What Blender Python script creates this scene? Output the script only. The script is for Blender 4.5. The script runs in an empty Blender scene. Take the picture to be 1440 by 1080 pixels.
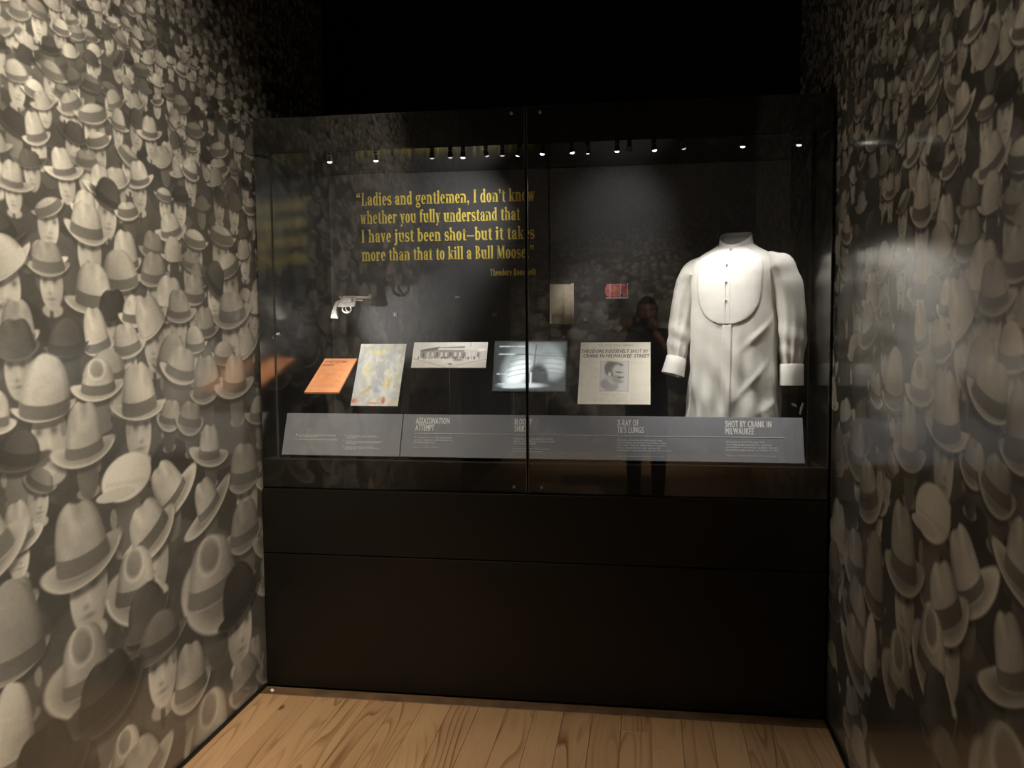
import bpy, bmesh, math, random
import numpy as np
from mathutils import Vector, Matrix

S = bpy.context.scene
COL = S.collection
RND = random.Random(7)

# ------------------------------------------------------------------ camera
YAW, PITCH, ROLL = 0.1551, 0.0718, -0.0075
cy, sy, cp, sp, cr, sr = (math.cos(YAW), math.sin(YAW), math.cos(PITCH), math.sin(PITCH),
                          math.cos(ROLL), math.sin(ROLL))
c_fwd = Vector((-sy * cp, cy * cp, -sp))
c_r0 = Vector((cy, sy, 0))
c_u0 = c_r0.cross(c_fwd)
c_right = cr * c_r0 + sr * c_u0
c_up = -sr * c_r0 + cr * c_u0
cam_data = bpy.data.cameras.new('camera')
cam_data.sensor_width = 36.0
cam_data.lens = 1219.022 / 1440 * 36.0
cam_data.clip_start = 0.01
cam = bpy.data.objects.new('camera', cam_data)
COL.objects.link(cam)
cam.matrix_world = Matrix((
    (c_right.x, c_up.x, -c_fwd.x, 0.0),
    (c_right.y, c_up.y, -c_fwd.y, 0.0),
    (c_right.z, c_up.z, -c_fwd.z, 1.55),
    (0, 0, 0, 1)))
S.camera = cam

# ------------------------------------------------------------------ world, exposure
W = bpy.data.worlds.new('world')
W.use_nodes = True
W.node_tree.nodes['Background'].inputs[0].default_value = (0.9, 0.85, 0.75, 1)
W.node_tree.nodes['Background'].inputs[1].default_value = 0.004
S.world = W
S.view_settings.view_transform = 'Standard'
S.view_settings.look = 'None'
S.view_settings.gamma = 1.0
S.view_settings.exposure = 0.0
S.view_settings.use_curve_mapping = False
S.cycles.use_denoising = True
S.cycles.max_bounces = 8
S.cycles.transparent_max_bounces = 24
S.cycles.sample_clamp_indirect = 4.0

WARM = (1.0, 0.86, 0.66)
NEUT = (1.0, 0.965, 0.91)


def spot(name, loc, target, watts, angle, blend=0.6, radius=0.03, color=WARM, parent=None):
    ld = bpy.data.lights.new(name, 'SPOT')
    ld.energy = watts
    ld.spot_size = math.radians(angle)
    ld.spot_blend = blend
    ld.shadow_soft_size = radius
    ld.color = color
    o = bpy.data.objects.new(name, ld)
    COL.objects.link(o)
    o.location = loc
    d = Vector(target) - Vector(loc)
    o.rotation_euler = d.to_track_quat('-Z', 'Y').to_euler()
    if parent is not None:
        o.parent = parent
        o.matrix_parent_inverse = parent.matrix_basis.inverted()
    return o


# gallery track lamps on the black ceiling: place, aim, watts, beam
TRACK = [
    ((-0.10, 0.95, 3.22), (-1.617, 1.90, 1.72), 400, 76),
    ((0.25, 0.35, 3.22), (-1.617, 2.35, 0.75), 12, 56),
    ((-0.95, 0.75, 3.22), (0.695, 1.75, 2.00), 30, 64),
    ((-0.55, 1.30, 3.22), (-1.00, 2.75, 0.0), 135, 52),
    ((0.10, -1.10, 3.22), (-0.20, -3.2, 0.9), 420, 68),
    ((0.45, 1.55, 3.22), (0.10, -0.40, 1.30), 230, 38),  # added unseen lamp, brightens the visitor mirrored in the glass
]

# ------------------------------------------------------------------ helpers


def tag(o, label=None, cat=None, group=None, kind=None):
    if label: o['label'] = label
    if cat: o['category'] = cat
    if group: o['group'] = group
    if kind: o['kind'] = kind
    return o


def empty(name, loc=(0, 0, 0), label=None, cat=None, group=None, rz=0.0, kind=None):
    o = bpy.data.objects.new(name, None)
    COL.objects.link(o)
    o.location = loc
    o.rotation_euler = (0, 0, rz)
    o.empty_display_size = 0.05
    return tag(o, label, cat, group, kind)


def link_mesh(name, me, m=None, parent=None, smooth=False):
    if m is not None:
        me.materials.append(m)
    if smooth:
        me.polygons.foreach_set('use_smooth', [True] * len(me.polygons))
    o = bpy.data.objects.new(name, me)
    COL.objects.link(o)
    if parent is not None:
        o.parent = parent
        # world-coordinate meshes stay where they are
        p = parent
        mw = Matrix.Identity(4)
        while p is not None:
            mw = p.matrix_basis @ mw if p.parent is None else p.matrix_parent_inverse @ p.matrix_basis @ mw
            p = p.parent
        o.matrix_parent_inverse = mw.inverted()
    return o


class MB:
    """collects shapes into one mesh, world coordinates"""

    def __init__(self):
        self.v, self.f = [], []

    def add(self, vs, fs):
        n = len(self.v)
        self.v += [tuple(p) for p in vs]
        self.f += [tuple(i + n for i in q) for q in fs]
        return self

    def box(self, x0, x1, y0, y1, z0, z1, M=None):
        vs = [Vector((x, y, z)) for x in (x0, x1) for y in (y0, y1) for z in (z0, z1)]
        if M is not None:
            vs = [M @ p for p in vs]
        return self.add(vs, [(0, 1, 3, 2), (4, 6, 7, 5), (0, 4, 5, 1), (2, 3, 7, 6), (0, 2, 6, 4), (1, 5, 7, 3)])

    def tube(self, pts, rad, n=10, cap=True, flat=1.0):
        pts = [Vector(p) for p in pts]
        if not hasattr(rad, '__len__'):
            rad = [rad] * len(pts)
        vs, fs = [], []
        prev = None
        for i, p in enumerate(pts):
            d = (pts[min(i + 1, len(pts) - 1)] - pts[max(i - 1, 0)]).normalized()
            if prev is None:
                a = Vector((0, 0, 1)) if abs(d.z) < 0.9 else Vector((0, 1, 0))
                u = d.cross(a).normalized()
            else:
                u = (prev - d * prev.dot(d)).normalized()
            prev = u
            w = d.cross(u)
            for k in range(n):
                t = 2 * math.pi * k / n
                vs.append(p + (u * math.cos(t) + w * math.sin(t) * flat) * rad[i])
        for i in range(len(pts) - 1):
            for k in range(n):
                a, b = i * n + k, i * n + (k + 1) % n
                fs.append((a, b, b + n, a + n))
        if cap:
            fs.append(tuple(range(n))[::-1])
            fs.append(tuple(range((len(pts) - 1) * n, len(pts) * n)))
        return self.add(vs, fs)

    def prism(self, pts2, y0, y1):
        """polygon in the X-Z plane pulled along Y"""
        n = len(pts2)
        vs = [(x, y0, z) for x, z in pts2] + [(x, y1, z) for x, z in pts2]
        fs = [tuple(range(n)), tuple(range(n, 2 * n))[::-1]]
        fs += [(i, i + n, (i + 1) % n + n, (i + 1) % n) for i in range(n)]
        return self.add(vs, fs)

    def ball(self, c, r, seg=12, ring=8):
        if not hasattr(r, '__len__'):
            r = (r, r, r)
        vs, fs = [], []
        for i in range(ring + 1):
            a = math.pi * i / ring
            for k in range(seg):
                t = 2 * math.pi * k / seg
                vs.append((c[0] + r[0] * math.sin(a) * math.cos(t), c[1] + r[1] * math.sin(a) * math.sin(t),
                           c[2] + r[2] * math.cos(a)))
        for i in range(ring):
            for k in range(seg):
                a, b = i * seg + k, i * seg + (k + 1) % seg
                fs.append((a, b, b + seg, a + seg))
        return self.add(vs, fs)

    def xform(self, M):
        self.v = [tuple(M @ Vector(p)) for p in self.v]
        return self

    def build(self, name, m=None, parent=None, smooth=False, bevel=0.0, segs=2):
        me = bpy.data.meshes.new(name)
        me.from_pydata(self.v, [], self.f)
        bm = bmesh.new(); bm.from_mesh(me)
        bmesh.ops.remove_doubles(bm, verts=bm.verts, dist=1e-6)
        bmesh.ops.recalc_face_normals(bm, faces=bm.faces)
        if bevel:
            es = [e for e in bm.edges if len(e.link_faces) == 2 and e.calc_face_angle(0) > 0.6]
            bmesh.ops.bevel(bm, geom=es, offset=bevel, segments=segs, affect='EDGES', profile=0.5)
        bm.to_mesh(me); bm.free()
        o = link_mesh(name, me, m, parent, smooth)
        if smooth:
            try:
                me.set_sharp_from_angle(angle=math.radians(50))
            except Exception:
                pass
        return o


def material(name, col, rough=0.5, metal=0.0, spec=0.5, emit=None, emit_s=0.0, attr=None, vary=0.0, vscale=30.0,
             coat=0.0, bump=0.0, bscale=200.0, attr_emit=0.0):
    m = bpy.data.materials.new(name)
    m.use_nodes = True
    nt = m.node_tree
    b = nt.nodes['Principled BSDF']
    b.inputs['Roughness'].default_value = rough
    b.inputs['Metallic'].default_value = metal
    b.inputs['Specular IOR Level'].default_value = spec
    b.inputs['Coat Weight'].default_value = coat
    b.inputs['Base Color'].default_value = (*col, 1)
    src = None
    if attr:
        a = nt.nodes.new('ShaderNodeAttribute'); a.attribute_name = attr
        src = a.outputs['Color']
    if vary:
        tc = nt.nodes.new('ShaderNodeTexCoord')
        n = nt.nodes.new('ShaderNodeTexNoise'); n.inputs['Scale'].default_value = vscale
        n.inputs['Detail'].default_value = 5
        nt.links.new(tc.outputs['Object'], n.inputs['Vector'])
        r = nt.nodes.new('ShaderNodeMapRange')
        r.inputs[1].default_value = 0.3; r.inputs[2].default_value = 0.7
        r.inputs[3].default_value = 1 - vary; r.inputs[4].default_value = 1 + vary
        nt.links.new(n.outputs['Fac'], r.inputs[0])
        mx = nt.nodes.new('ShaderNodeMix'); mx.data_type = 'RGBA'; mx.blend_type = 'MULTIPLY'
        mx.inputs[0].default_value = 1.0
        if src is not None: nt.links.new(src, mx.inputs[6])
        else: mx.inputs[6].default_value = (*col, 1)
        nt.links.new(r.outputs[0], mx.inputs[7])
        src = mx.outputs[2]
    if src is not None:
        nt.links.new(src, b.inputs['Base Color'])
        if attr_emit:
            nt.links.new(src, b.inputs['Emission Color'])
            b.inputs['Emission Strength'].default_value = attr_emit
    if bump:
        tc = nt.nodes.new('ShaderNodeTexCoord')
        n = nt.nodes.new('ShaderNodeTexNoise'); n.inputs['Scale'].default_value = bscale
        n.inputs['Detail'].default_value = 4
        nt.links.new(tc.outputs['Object'], n.inputs['Vector'])
        bp = nt.nodes.new('ShaderNodeBump'); bp.inputs['Strength'].default_value = bump
        bp.inputs['Distance'].default_value = 0.004
        nt.links.new(n.outputs['Fac'], bp.inputs['Height'])
        nt.links.new(bp.outputs[0], b.inputs['Normal'])
    if emit is not None:
        b.inputs['Emission Color'].default_value = (*emit, 1)
        b.inputs['Emission Strength'].default_value = emit_s
    return m


def glass_material(name, base=0.045, tint=(1, 1, 1)):
    m = bpy.data.materials.new(name); m.use_nodes = True
    nt = m.node_tree
    nt.nodes.remove(nt.nodes['Principled BSDF'])
    out = nt.nodes['Material Output']
    lw = nt.nodes.new('ShaderNodeLayerWeight'); lw.inputs[0].default_value = 0.5
    pw = nt.nodes.new('ShaderNodeMath'); pw.operation = 'POWER'; pw.inputs[1].default_value = 5
    ma = nt.nodes.new('ShaderNodeMath'); ma.operation = 'MULTIPLY_ADD'
    ma.inputs[1].default_value = 1 - base; ma.inputs[2].default_value = base
    tr = nt.nodes.new('ShaderNodeBsdfTransparent'); tr.inputs[0].default_value = (*tint, 1)
    gl = nt.nodes.new('ShaderNodeBsdfGlossy'); gl.inputs['Roughness'].default_value = 0.0
    mx = nt.nodes.new('ShaderNodeMixShader')
    nt.links.new(lw.outputs['Facing'], pw.inputs[0]); nt.links.new(pw.outputs[0], ma.inputs[0])
    nt.links.new(ma.outputs[0], mx.inputs[0]); nt.links.new(tr.outputs[0], mx.inputs[1])
    nt.links.new(gl.outputs[0], mx.inputs[2]); nt.links.new(mx.outputs[0], out.inputs[0])
    return m


def wood_material(name):
    m = bpy.data.materials.new(name); m.use_nodes = True
    nt = m.node_tree; N = nt.nodes; K = nt.links
    b = N['Principled BSDF']; b.inputs['Roughness'].default_value = 0.42
    b.inputs['Specular IOR Level'].default_value = 0.35
    tc = N.new('ShaderNodeTexCoord'); oi = N.new('ShaderNodeObjectInfo')
    # every board sits elsewhere in the log
    mul = N.new('ShaderNodeVectorMath'); mul.operation = 'SCALE'
    cmb = N.new('ShaderNodeCombineXYZ')
    r1 = N.new('ShaderNodeMath'); r1.operation = 'MULTIPLY'; r1.inputs[1].default_value = 37.7
    r2 = N.new('ShaderNodeMath'); r2.operation = 'MULTIPLY'; r2.inputs[1].default_value = 91.3
    K.new(oi.outputs['Random'], r1.inputs[0]); K.new(oi.outputs['Random'], r2.inputs[0])
    K.new(r1.outputs[0], cmb.inputs[0]); K.new(r2.outputs[0], cmb.inputs[1]); K.new(r1.outputs[0], cmb.inputs[2])
    add = N.new('ShaderNodeVectorMath'); add.operation = 'ADD'
    K.new(tc.outputs['Object'], add.inputs[0]); K.new(cmb.outputs[0], add.inputs[1])
    mp = N.new('ShaderNodeMapping'); mp.inputs['Scale'].default_value = (1.0, 0.10, 1.0)
    K.new(add.outputs[0], mp.inputs[0])
    # cathedral figure: bands of a slow, stretched noise field
    n1 = N.new('ShaderNodeTexNoise'); n1.inputs['Scale'].default_value = 7.0; n1.inputs['Detail'].default_value = 1.0
    n1.inputs['Roughness'].default_value = 0.4
    K.new(mp.outputs[0], n1.inputs['Vector'])
    k1 = N.new('ShaderNodeMath'); k1.operation = 'MULTIPLY'; k1.inputs[1].default_value = 15.0
    K.new(n1.outputs['Fac'], k1.inputs[0])
    fr = N.new('ShaderNodeMath'); fr.operation = 'FRACT'; K.new(k1.outputs[0], fr.inputs[0])
    ramp = N.new('ShaderNodeValToRGB')
    e = ramp.color_ramp.elements
    e[0].position = 0.0; e[0].color = (0.0, 0.0, 0.0, 1)
    e[1].position = 0.62; e[1].color = (0.15, 0.15, 0.15, 1)
    x = ramp.color_ramp.elements.new(0.9); x.color = (1, 1, 1, 1)
    x = ramp.color_ramp.elements.new(1.0); x.color = (0.1, 0.1, 0.1, 1)
    K.new(fr.outputs[0], ramp.inputs[0])
    # where the figure shows strongly
    n2 = N.new('ShaderNodeTexNoise'); n2.inputs['Scale'].default_value = 6.0
    K.new(mp.outputs[0], n2.inputs['Vector'])
    mr = N.new('ShaderNodeMapRange'); mr.inputs[1].default_value = 0.40; mr.inputs[2].default_value = 0.62
    mr.inputs[3].default_value = 0.10; mr.inputs[4].default_value = 1.0
    K.new(n2.outputs['Fac'], mr.inputs[0])
    fac = N.new('ShaderNodeMath'); fac.operation = 'MULTIPLY'
    K.new(ramp.outputs[0], fac.inputs[0]); K.new(mr.outputs[0], fac.inputs[1])
    # fine straight grain
    mp2 = N.new('ShaderNodeMapping'); mp2.inputs['Scale'].default_value = (1.0, 0.03, 1.0)
    K.new(add.outputs[0], mp2.inputs[0])
    n3 = N.new('ShaderNodeTexNoise'); n3.inputs['Scale'].default_value = 160.0; n3.inputs['Detail'].default_value = 3
    K.new(mp2.outputs[0], n3.inputs['Vector'])
    # knots
    mp3 = N.new('ShaderNodeMapping'); mp3.inputs['Scale'].default_value = (1.0, 0.55, 1.0)
    K.new(add.outputs[0], mp3.inputs[0])
    vo = N.new('ShaderNodeTexVoronoi'); vo.inputs['Scale'].default_value = 5.5
    K.new(mp3.outputs[0], vo.inputs['Vector'])
    kn = N.new('ShaderNodeMapRange'); kn.inputs[1].default_value = 0.045; kn.inputs[2].default_value = 0.10
    kn.inputs[3].default_value = 0.85; kn.inputs[4].default_value = 0.0
    K.new(vo.outputs['Distance'], kn.inputs[0])
    base = N.new('ShaderNodeValToRGB')
    base.color_ramp.elements[0].color = (0.40, 0.232, 0.118, 1)
    base.color_ramp.elements[1].color = (0.58, 0.365, 0.195, 1)
    hv = N.new('ShaderNodeMath'); hv.operation = 'MULTIPLY_ADD'; hv.inputs[1].default_value = 0.6
    K.new(oi.outputs['Random'], hv.inputs[0]); 
    h2 = N.new('ShaderNodeMath'); h2.operation = 'MULTIPLY'; h2.inputs[1].default_value = 0.4
    K.new(n3.outputs['Fac'], h2.inputs[0]); K.new(h2.outputs[0], hv.inputs[2])
    K.new(hv.outputs[0], base.inputs[0])
    m1 = N.new('ShaderNodeMix'); m1.data_type = 'RGBA'
    K.new(fac.outputs[0], m1.inputs[0]); K.new(base.outputs[0], m1.inputs[6]); m1.inputs[7].default_value = (0.20, 0.095, 0.035, 1)
    m2 = N.new('ShaderNodeMix'); m2.data_type = 'RGBA'
    K.new(kn.outputs[0], m2.inputs[0]); K.new(m1.outputs[2], m2.inputs[6]); m2.inputs[7].default_value = (0.09, 0.04, 0.018, 1)
    K.new(m2.outputs[2], b.inputs['Base Color'])
    bp = N.new('ShaderNodeBump'); bp.inputs['Strength'].default_value = 0.15; bp.inputs['Distance'].default_value = 0.002
    K.new(fac.outputs[0], bp.inputs['Height']); K.new(bp.outputs[0], b.inputs['Normal'])
    return m


def print_material(name, rough=0.3, dots=False, spec=0.5):
    """flat print: the picture is the 'ink' colour attribute of the sheet, with halftone dots"""
    m = bpy.data.materials.new(name); m.use_nodes = True
    nt = m.node_tree; N = nt.nodes; K = nt.links
    b = N['Principled BSDF']; b.inputs['Roughness'].default_value = rough
    b.inputs['Specular IOR Level'].default_value = spec
    a = N.new('ShaderNodeAttribute'); a.attribute_name = 'ink'
    if not dots:
        K.new(a.outputs['Color'], b.inputs['Base Color'])
        return m
    tc = N.new('ShaderNodeTexCoord')
    mp = N.new('ShaderNodeMapping'); mp.inputs['Rotation'].default_value = (math.radians(45), 0, 0)
    mp.inputs['Scale'].default_value = (1500, 1500, 1500)
    K.new(tc.outputs['Object'], mp.inputs[0])
    sx = N.new('ShaderNodeSeparateXYZ'); K.new(mp.outputs[0], sx.inputs[0])
    s1 = N.new('ShaderNodeMath'); s1.operation = 'SINE'; K.new(sx.outputs[1], s1.inputs[0])
    s2 = N.new('ShaderNodeMath'); s2.operation = 'SINE'; K.new(sx.outputs[2], s2.inputs[0])
    pr = N.new('ShaderNodeMath'); pr.operation = 'MULTIPLY'; K.new(s1.outputs[0], pr.inputs[0]); K.new(s2.outputs[0], pr.inputs[1])
    mr = N.new('ShaderNodeMapRange'); mr.inputs[1].default_value = -1; mr.inputs[2].default_value = 1
    mr.inputs[3].default_value = 0.86; mr.inputs[4].default_value = 1.14
    K.new(pr.outputs[0], mr.inputs[0])
    mx = N.new('ShaderNodeMix'); mx.data_type = 'RGBA'; mx.blend_type = 'MULTIPLY'; mx.inputs[0].default_value = 1.0
    K.new(a.outputs['Color'], mx.inputs[6]); K.new(mr.outputs[0], mx.inputs[7])
    K.new(mx.outputs[2], b.inputs['Base Color'])
    return m


def grid_sheet(name, P00, U, Vv, us, vs, rgb, m, parent):
    """flat sheet at P00 + u*U + v*V, one vertex per sample, rgb[v,u] linear ink colour"""
    us = np.asarray(us, float); vs = np.asarray(vs, float)
    nu, nv = len(us), len(vs)
    P = np.asarray(P00, float)[None, None, :] + us[None, :, None] * np.asarray(U, float) + vs[:, None, None] * np.asarray(Vv, float)
    me = bpy.data.meshes.new(name)
    me.vertices.add(nu * nv)
    me.vertices.foreach_set('co', P.reshape(-1).astype(np.float32))
    i = np.arange((nu - 1) * (nv - 1)); r = i // (nu - 1); c = i % (nu - 1)
    a = r * nu + c
    quads = np.stack([a, a + 1, a + nu + 1, a + nu], 1).astype(np.int32)
    nq = len(quads)
    me.loops.add(nq * 4); me.loops.foreach_set('vertex_index', quads.reshape(-1))
    me.polygons.add(nq)
    me.polygons.foreach_set('loop_start', np.arange(0, nq * 4, 4, dtype=np.int32))
    me.polygons.foreach_set('loop_total', np.full(nq, 4, dtype=np.int32))
    ca = me.color_attributes.new('ink', 'FLOAT_COLOR', 'POINT')
    buf = np.ones((nv, nu, 4), np.float32); buf[..., :3] = rgb
    ca.data.foreach_set('color', buf.reshape(-1))
    me.update(); me.validate()
    return link_mesh(name, me, m, parent)


_txt = bpy.data.curves.new('lettering', 'FONT')
_txo = bpy.data.objects.new('lettering', _txt)


def text_mesh(name, s, m, parent, M, height, width=None, bold=0.0, shear=0.0, ypitch=None, track=1.06):
    """M maps (x along line, y up the sheet, z off the sheet) to the world; height = cap height"""
    _txt.body = s
    _txt.offset = 0.0
    _txt.shear = shear
    _txt.space_line = 1.0
    _txt.extrude = 0.0
    _txt.space_character = track
    _txt.resolution_u = 2
    me = bpy.data.meshes.new_from_object(_txo)
    me.name = name
    n = len(me.vertices)
    co = np.empty(n * 3, np.float32); me.vertices.foreach_get('co', co); co = co.reshape(-1, 3)
    sc = height / 0.69
    xs = sc if width is None else width / max(1e-6, co[:, 0].max() - co[:, 0].min())
    ys = sc if ypitch is None else ypitch
    co[:, 0] = (co[:, 0] - co[:, 0].min()) * xs
    co[:, 1] *= ys
    out = [M @ Vector((float(p[0]), float(p[1]), 0.0)) for p in co]
    me.vertices.foreach_set('co', np.array([tuple(p) for p in out], np.float32).reshape(-1))
    me.materials.clear()
    me.update()
    if bold:                                  # heavier strokes: the same letters struck again a hair aside
        bm = bmesh.new()
        ex = (M @ Vector((1, 0, 0)) - M @ Vector((0, 0, 0))); ey = (M @ Vector((0, 1, 0)) - M @ Vector((0, 0, 0)))
        for a, b in ((-1, 0), (1, 0), (0, .6), (0, -.6)):
            k0 = len(bm.verts)
            bm.from_mesh(me)
            bm.verts.ensure_lookup_table()
            for v_ in bm.verts[k0:]:
                v_.co += ex * (a * bold * xs) + ey * (b * bold * xs)
        bm.to_mesh(me); bm.free()
    return link_mesh(name, me, m, parent)


# ------------------------------------------------------------------ materials
M_black = material('black_satin_paint', (0.0065, 0.0055, 0.004), 0.38, spec=0.35, vary=0.15, vscale=6)
M_blackmatte = material('black_matte_paint', (0.006, 0.006, 0.006), 0.9, spec=0.1, vary=0.2)
M_blackgloss = material('black_glass_lining', (0.006, 0.006, 0.007), 0.10, spec=0.7, vary=0.1)
M_mirror = material('dark_mirror_lining', (0.36, 0.36, 0.355), 0.19, metal=1.0, vary=0.03)
M_ceilgloss = material('black_gloss_ceiling', (0.008, 0.008, 0.008), 0.16, spec=0.6, vary=0.1)
M_panel = material('charcoal_back_panel', (0.075, 0.075, 0.078), 0.6, spec=0.25, vary=0.08, vscale=12)
M_deck = material('grey_label_board', (0.205, 0.212, 0.232), 0.42, spec=0.4, vary=0.04, vscale=20)
M_white = material('white_print', (0.88, 0.87, 0.84), 0.6, vary=0.03)
M_rule = material('white_rule', (0.85, 0.84, 0.81), 0.6, vary=0.03)
M_yellow = material('yellow_lettering', (0.84, 0.68, 0.12), 0.5, vary=0.05)
M_steel = material('brushed_steel', (0.55, 0.55, 0.53), 0.32, metal=1.0, vary=0.06, vscale=80)
M_edge = material('polished_glass_edge', (0.10, 0.11, 0.10), 0.15, spec=0.6, vary=0.1)
M_glass = glass_material('case_glass', 0.046)
M_acryl = glass_material('clear_acrylic', 0.12, (0.93, 0.94, 0.94))
M_wood = wood_material('pine_boards')
M_woodedge = material('dark_stained_board', (0.16, 0.095, 0.05), 0.5, vary=0.3, vscale=14)
M_ink = material('black_ink', (0.045, 0.040, 0.036), 0.8, vary=0.1)
M_lens = material('lit_lamp_lens', (0.9, 0.9, 0.9), 0.3, emit=(1.0, 0.96, 0.9), emit_s=8.0, vary=0.02)
M_lensdim = material('dim_lamp_lens', (0.5, 0.5, 0.5), 0.2, emit=(1.0, 0.96, 0.9), emit_s=0.6, vary=0.02)
# ------------------------------------------------------------------ the crowd print on both walls
# Hats one can single out in the print: (u, v of the brim, du, dv to the crown top, crown width, brim width, tone, kind)
HATS = [
    (2.037,1.914,0.004,0.061,0.085,0.164,0.55,'f'), (2.408,1.953,-0.004,0.075,0.106,0.163,0.75,'f'), (2.249,1.979,-0.02,0.067,0.102,0.17,0.7,'f'),
    (2.616,2.009,-0.018,0.066,0.112,0.168,0.7,'f'), (2.787,2.122,-0.009,0.048,0.088,0.138,0.6,'f'), (2.683,2.173,-0.008,0.059,0.093,0.151,0.65,'f'),
    (2.971,2.24,-0.005,0.034,0.126,0.155,0.3,'d'), (2.839,2.246,-0.003,0.049,0.077,0.116,0.45,'f'), (3.012,2.319,-0.01,0.057,0.079,0.115,0.7,'f'),
    (2.51,2.161,0.004,0.055,0.072,0.113,0.5,'d'), (2.407,2.092,-0.008,0.019,0.115,0.144,0.65,'d'), (2.384,2.162,-0.008,0.024,0.141,0.169,0.5,'d'),
    (2.372,2.25,0.002,0.032,0.12,0.139,0.15,'d'), (2.476,2.254,0.002,0.03,0.1,0.13,0.15,'d'), (2.645,2.365,-0.004,0.021,0.102,0.124,0.2,'d'),
    (2.524,2.367,-0.019,0.012,0.083,0.114,0.12,'d'), (2.141,2.05,-0.026,0.067,0.085,0.116,0.6,'f'), (2.141,2.164,0.003,0.039,0.085,0.116,0.7,'d'),
    (2.255,2.192,0.002,0.028,0.076,0.102,0.2,'d'), (2.164,2.387,0.002,0.032,0.086,0.109,0.3,'d'), (2.381,2.388,-0.003,0.022,0.084,0.112,0.45,'d'),
    (2.064,2.308,-0.006,0.02,0.079,0.093,0.3,'d'), (2.813,2.333,-0.01,0.037,0.076,0.089,0.25,'b'), (2.888,2.304,-0.01,0.045,0.106,0.12,0.35,'b'),
    (3.144,2.202,-0.006,0.025,0.141,0.172,0.5,'d'), (3.148,2.136,-0.013,0.042,0.141,0.172,0.65,'b'), (2.927,2.085,0.011,0.057,0.11,0.137,0.65,'b'),
    (2.556,2.073,0.013,0.033,0.117,0.16,0.45,'f'), (2.176,1.866,-0.014,0.025,0.12,0.144,0.5,'d'), (2.544,1.899,-0.008,0.036,0.117,0.128,0.65,'b'),
    (2.328,1.873,0.005,0.069,0.109,0.109,0.7,'b'), (2.753,1.977,0.002,0.033,0.098,0.11,0.6,'b'), (2.031,1.513,0.0,0.107,0.136,0.165,0.45,'f'),
    (2.357,1.617,0.008,0.117,0.177,0.271,0.6,'f'), (2.498,1.678,-0.013,0.106,0.176,0.197,0.5,'d'), (2.523,1.737,-0.008,0.11,0.137,0.19,0.75,'b'),
    (2.334,1.817,0.006,0.092,0.155,0.201,0.6,'f'), (2.143,1.724,-0.004,0.058,0.11,0.204,0.7,'f'), (2.758,1.591,0.002,0.128,0.187,0.286,0.7,'f'),
    (2.565,1.571,-0.006,0.075,0.153,0.163,0.75,'b'), (2.224,1.481,-0.002,0.089,0.16,0.169,0.1,'b'), (2.367,1.482,-0.029,0.123,0.123,0.16,0.7,'f'),
    (2.516,1.471,-0.015,0.087,0.148,0.2,0.6,'f'), (2.675,1.702,-0.0,0.088,0.152,0.199,0.4,'f'), (2.681,1.786,0.005,0.072,0.129,0.176,0.3,'f'),
    (2.795,1.863,-0.021,0.065,0.139,0.203,0.65,'f'), (2.932,1.643,-0.001,0.085,0.153,0.181,0.5,'f'), (2.952,1.843,0.003,0.046,0.154,0.182,0.6,'d'),
    (3.154,1.875,0.003,0.042,0.19,0.222,0.6,'d'), (2.92,1.762,0.003,0.046,0.137,0.151,0.35,'b'), (2.972,1.708,0.004,0.061,0.142,0.156,0.35,'b'),
    (3.224,1.58,-0.01,0.101,0.232,0.332,0.45,'f'), (3.002,1.521,-0.008,0.095,0.146,0.218,0.4,'f'), (2.928,1.465,-0.002,0.079,0.139,0.139,0.65,'b'),
    (2.765,1.402,0.008,0.115,0.188,0.239,0.45,'d'), (3.148,1.412,0.004,0.069,0.175,0.207,0.5,'b'), (3.003,1.301,-0.02,0.133,0.205,0.22,0.45,'b'),
    (3.222,1.299,0.009,0.133,0.2,0.334,0.5,'f'), (2.399,1.391,0.006,0.084,0.184,0.223,0.45,'d'), (2.568,1.278,-0.012,0.154,0.198,0.309,0.6,'f'),
    (2.123,1.317,0.003,0.156,0.203,0.258,0.6,'d'), (3.202,1.757,-0.028,0.063,0.179,0.179,0.65,'b'), (3.33,1.637,0.021,0.057,0.123,0.123,0.5,'b'),
    (2.74,1.22,0.017,0.073,0.136,0.149,0.5,'b'), (2.869,1.198,0.019,0.076,0.162,0.175,0.4,'b'), (2.282,1.182,-0.012,0.151,0.178,0.295,0.5,'f'),
    (3.002,1.059,0.015,0.117,0.162,0.294,0.5,'f'), (2.497,1.024,-0.014,0.113,0.263,0.285,0.8,'c'), (2.748,0.954,-0.09,0.132,0.188,0.365,0.7,'f'),
    (2.989,0.86,-0.065,0.117,0.176,0.397,0.5,'f'), (3.284,0.926,0.009,0.145,0.261,0.261,0.3,'b'), (3.268,0.685,-0.007,0.156,0.26,0.295,0.3,'b'),
    (2.003,0.99,-0.014,0.107,0.114,0.185,0.55,'f'), (2.26,0.86,-0.018,0.193,0.248,0.373,0.45,'f'), (2.607,0.85,-0.071,0.118,0.229,0.321,0.65,'f'),
    (2.506,0.682,0.011,0.158,0.225,0.322,0.55,'p'), (2.998,0.54,-0.001,0.22,0.372,0.447,0.4,'p'), (1.963,0.824,0.005,0.076,0.166,0.173,0.35,'b'),
    (2.086,1.12,0.026,0.039,0.114,0.122,0.25,'b'), (1.967,0.67,0.001,0.224,0.23,0.265,0.35,'d'), (2.255,0.506,-0.015,0.177,0.232,0.375,0.4,'p'),
    (1.935,0.41,0.008,0.222,0.171,0.177,0.6,'b'), (2.819,0.232,0.012,0.185,0.227,0.267,0.45,'b'), (2.931,-0.022,0.028,0.201,0.289,0.361,0.45,'p'),
    (2.418,0.156,0.009,0.131,0.173,0.203,0.5,'p'), (3.322,0.125,-0.001,0.127,0.144,0.181,0.35,'b'),
]
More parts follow.
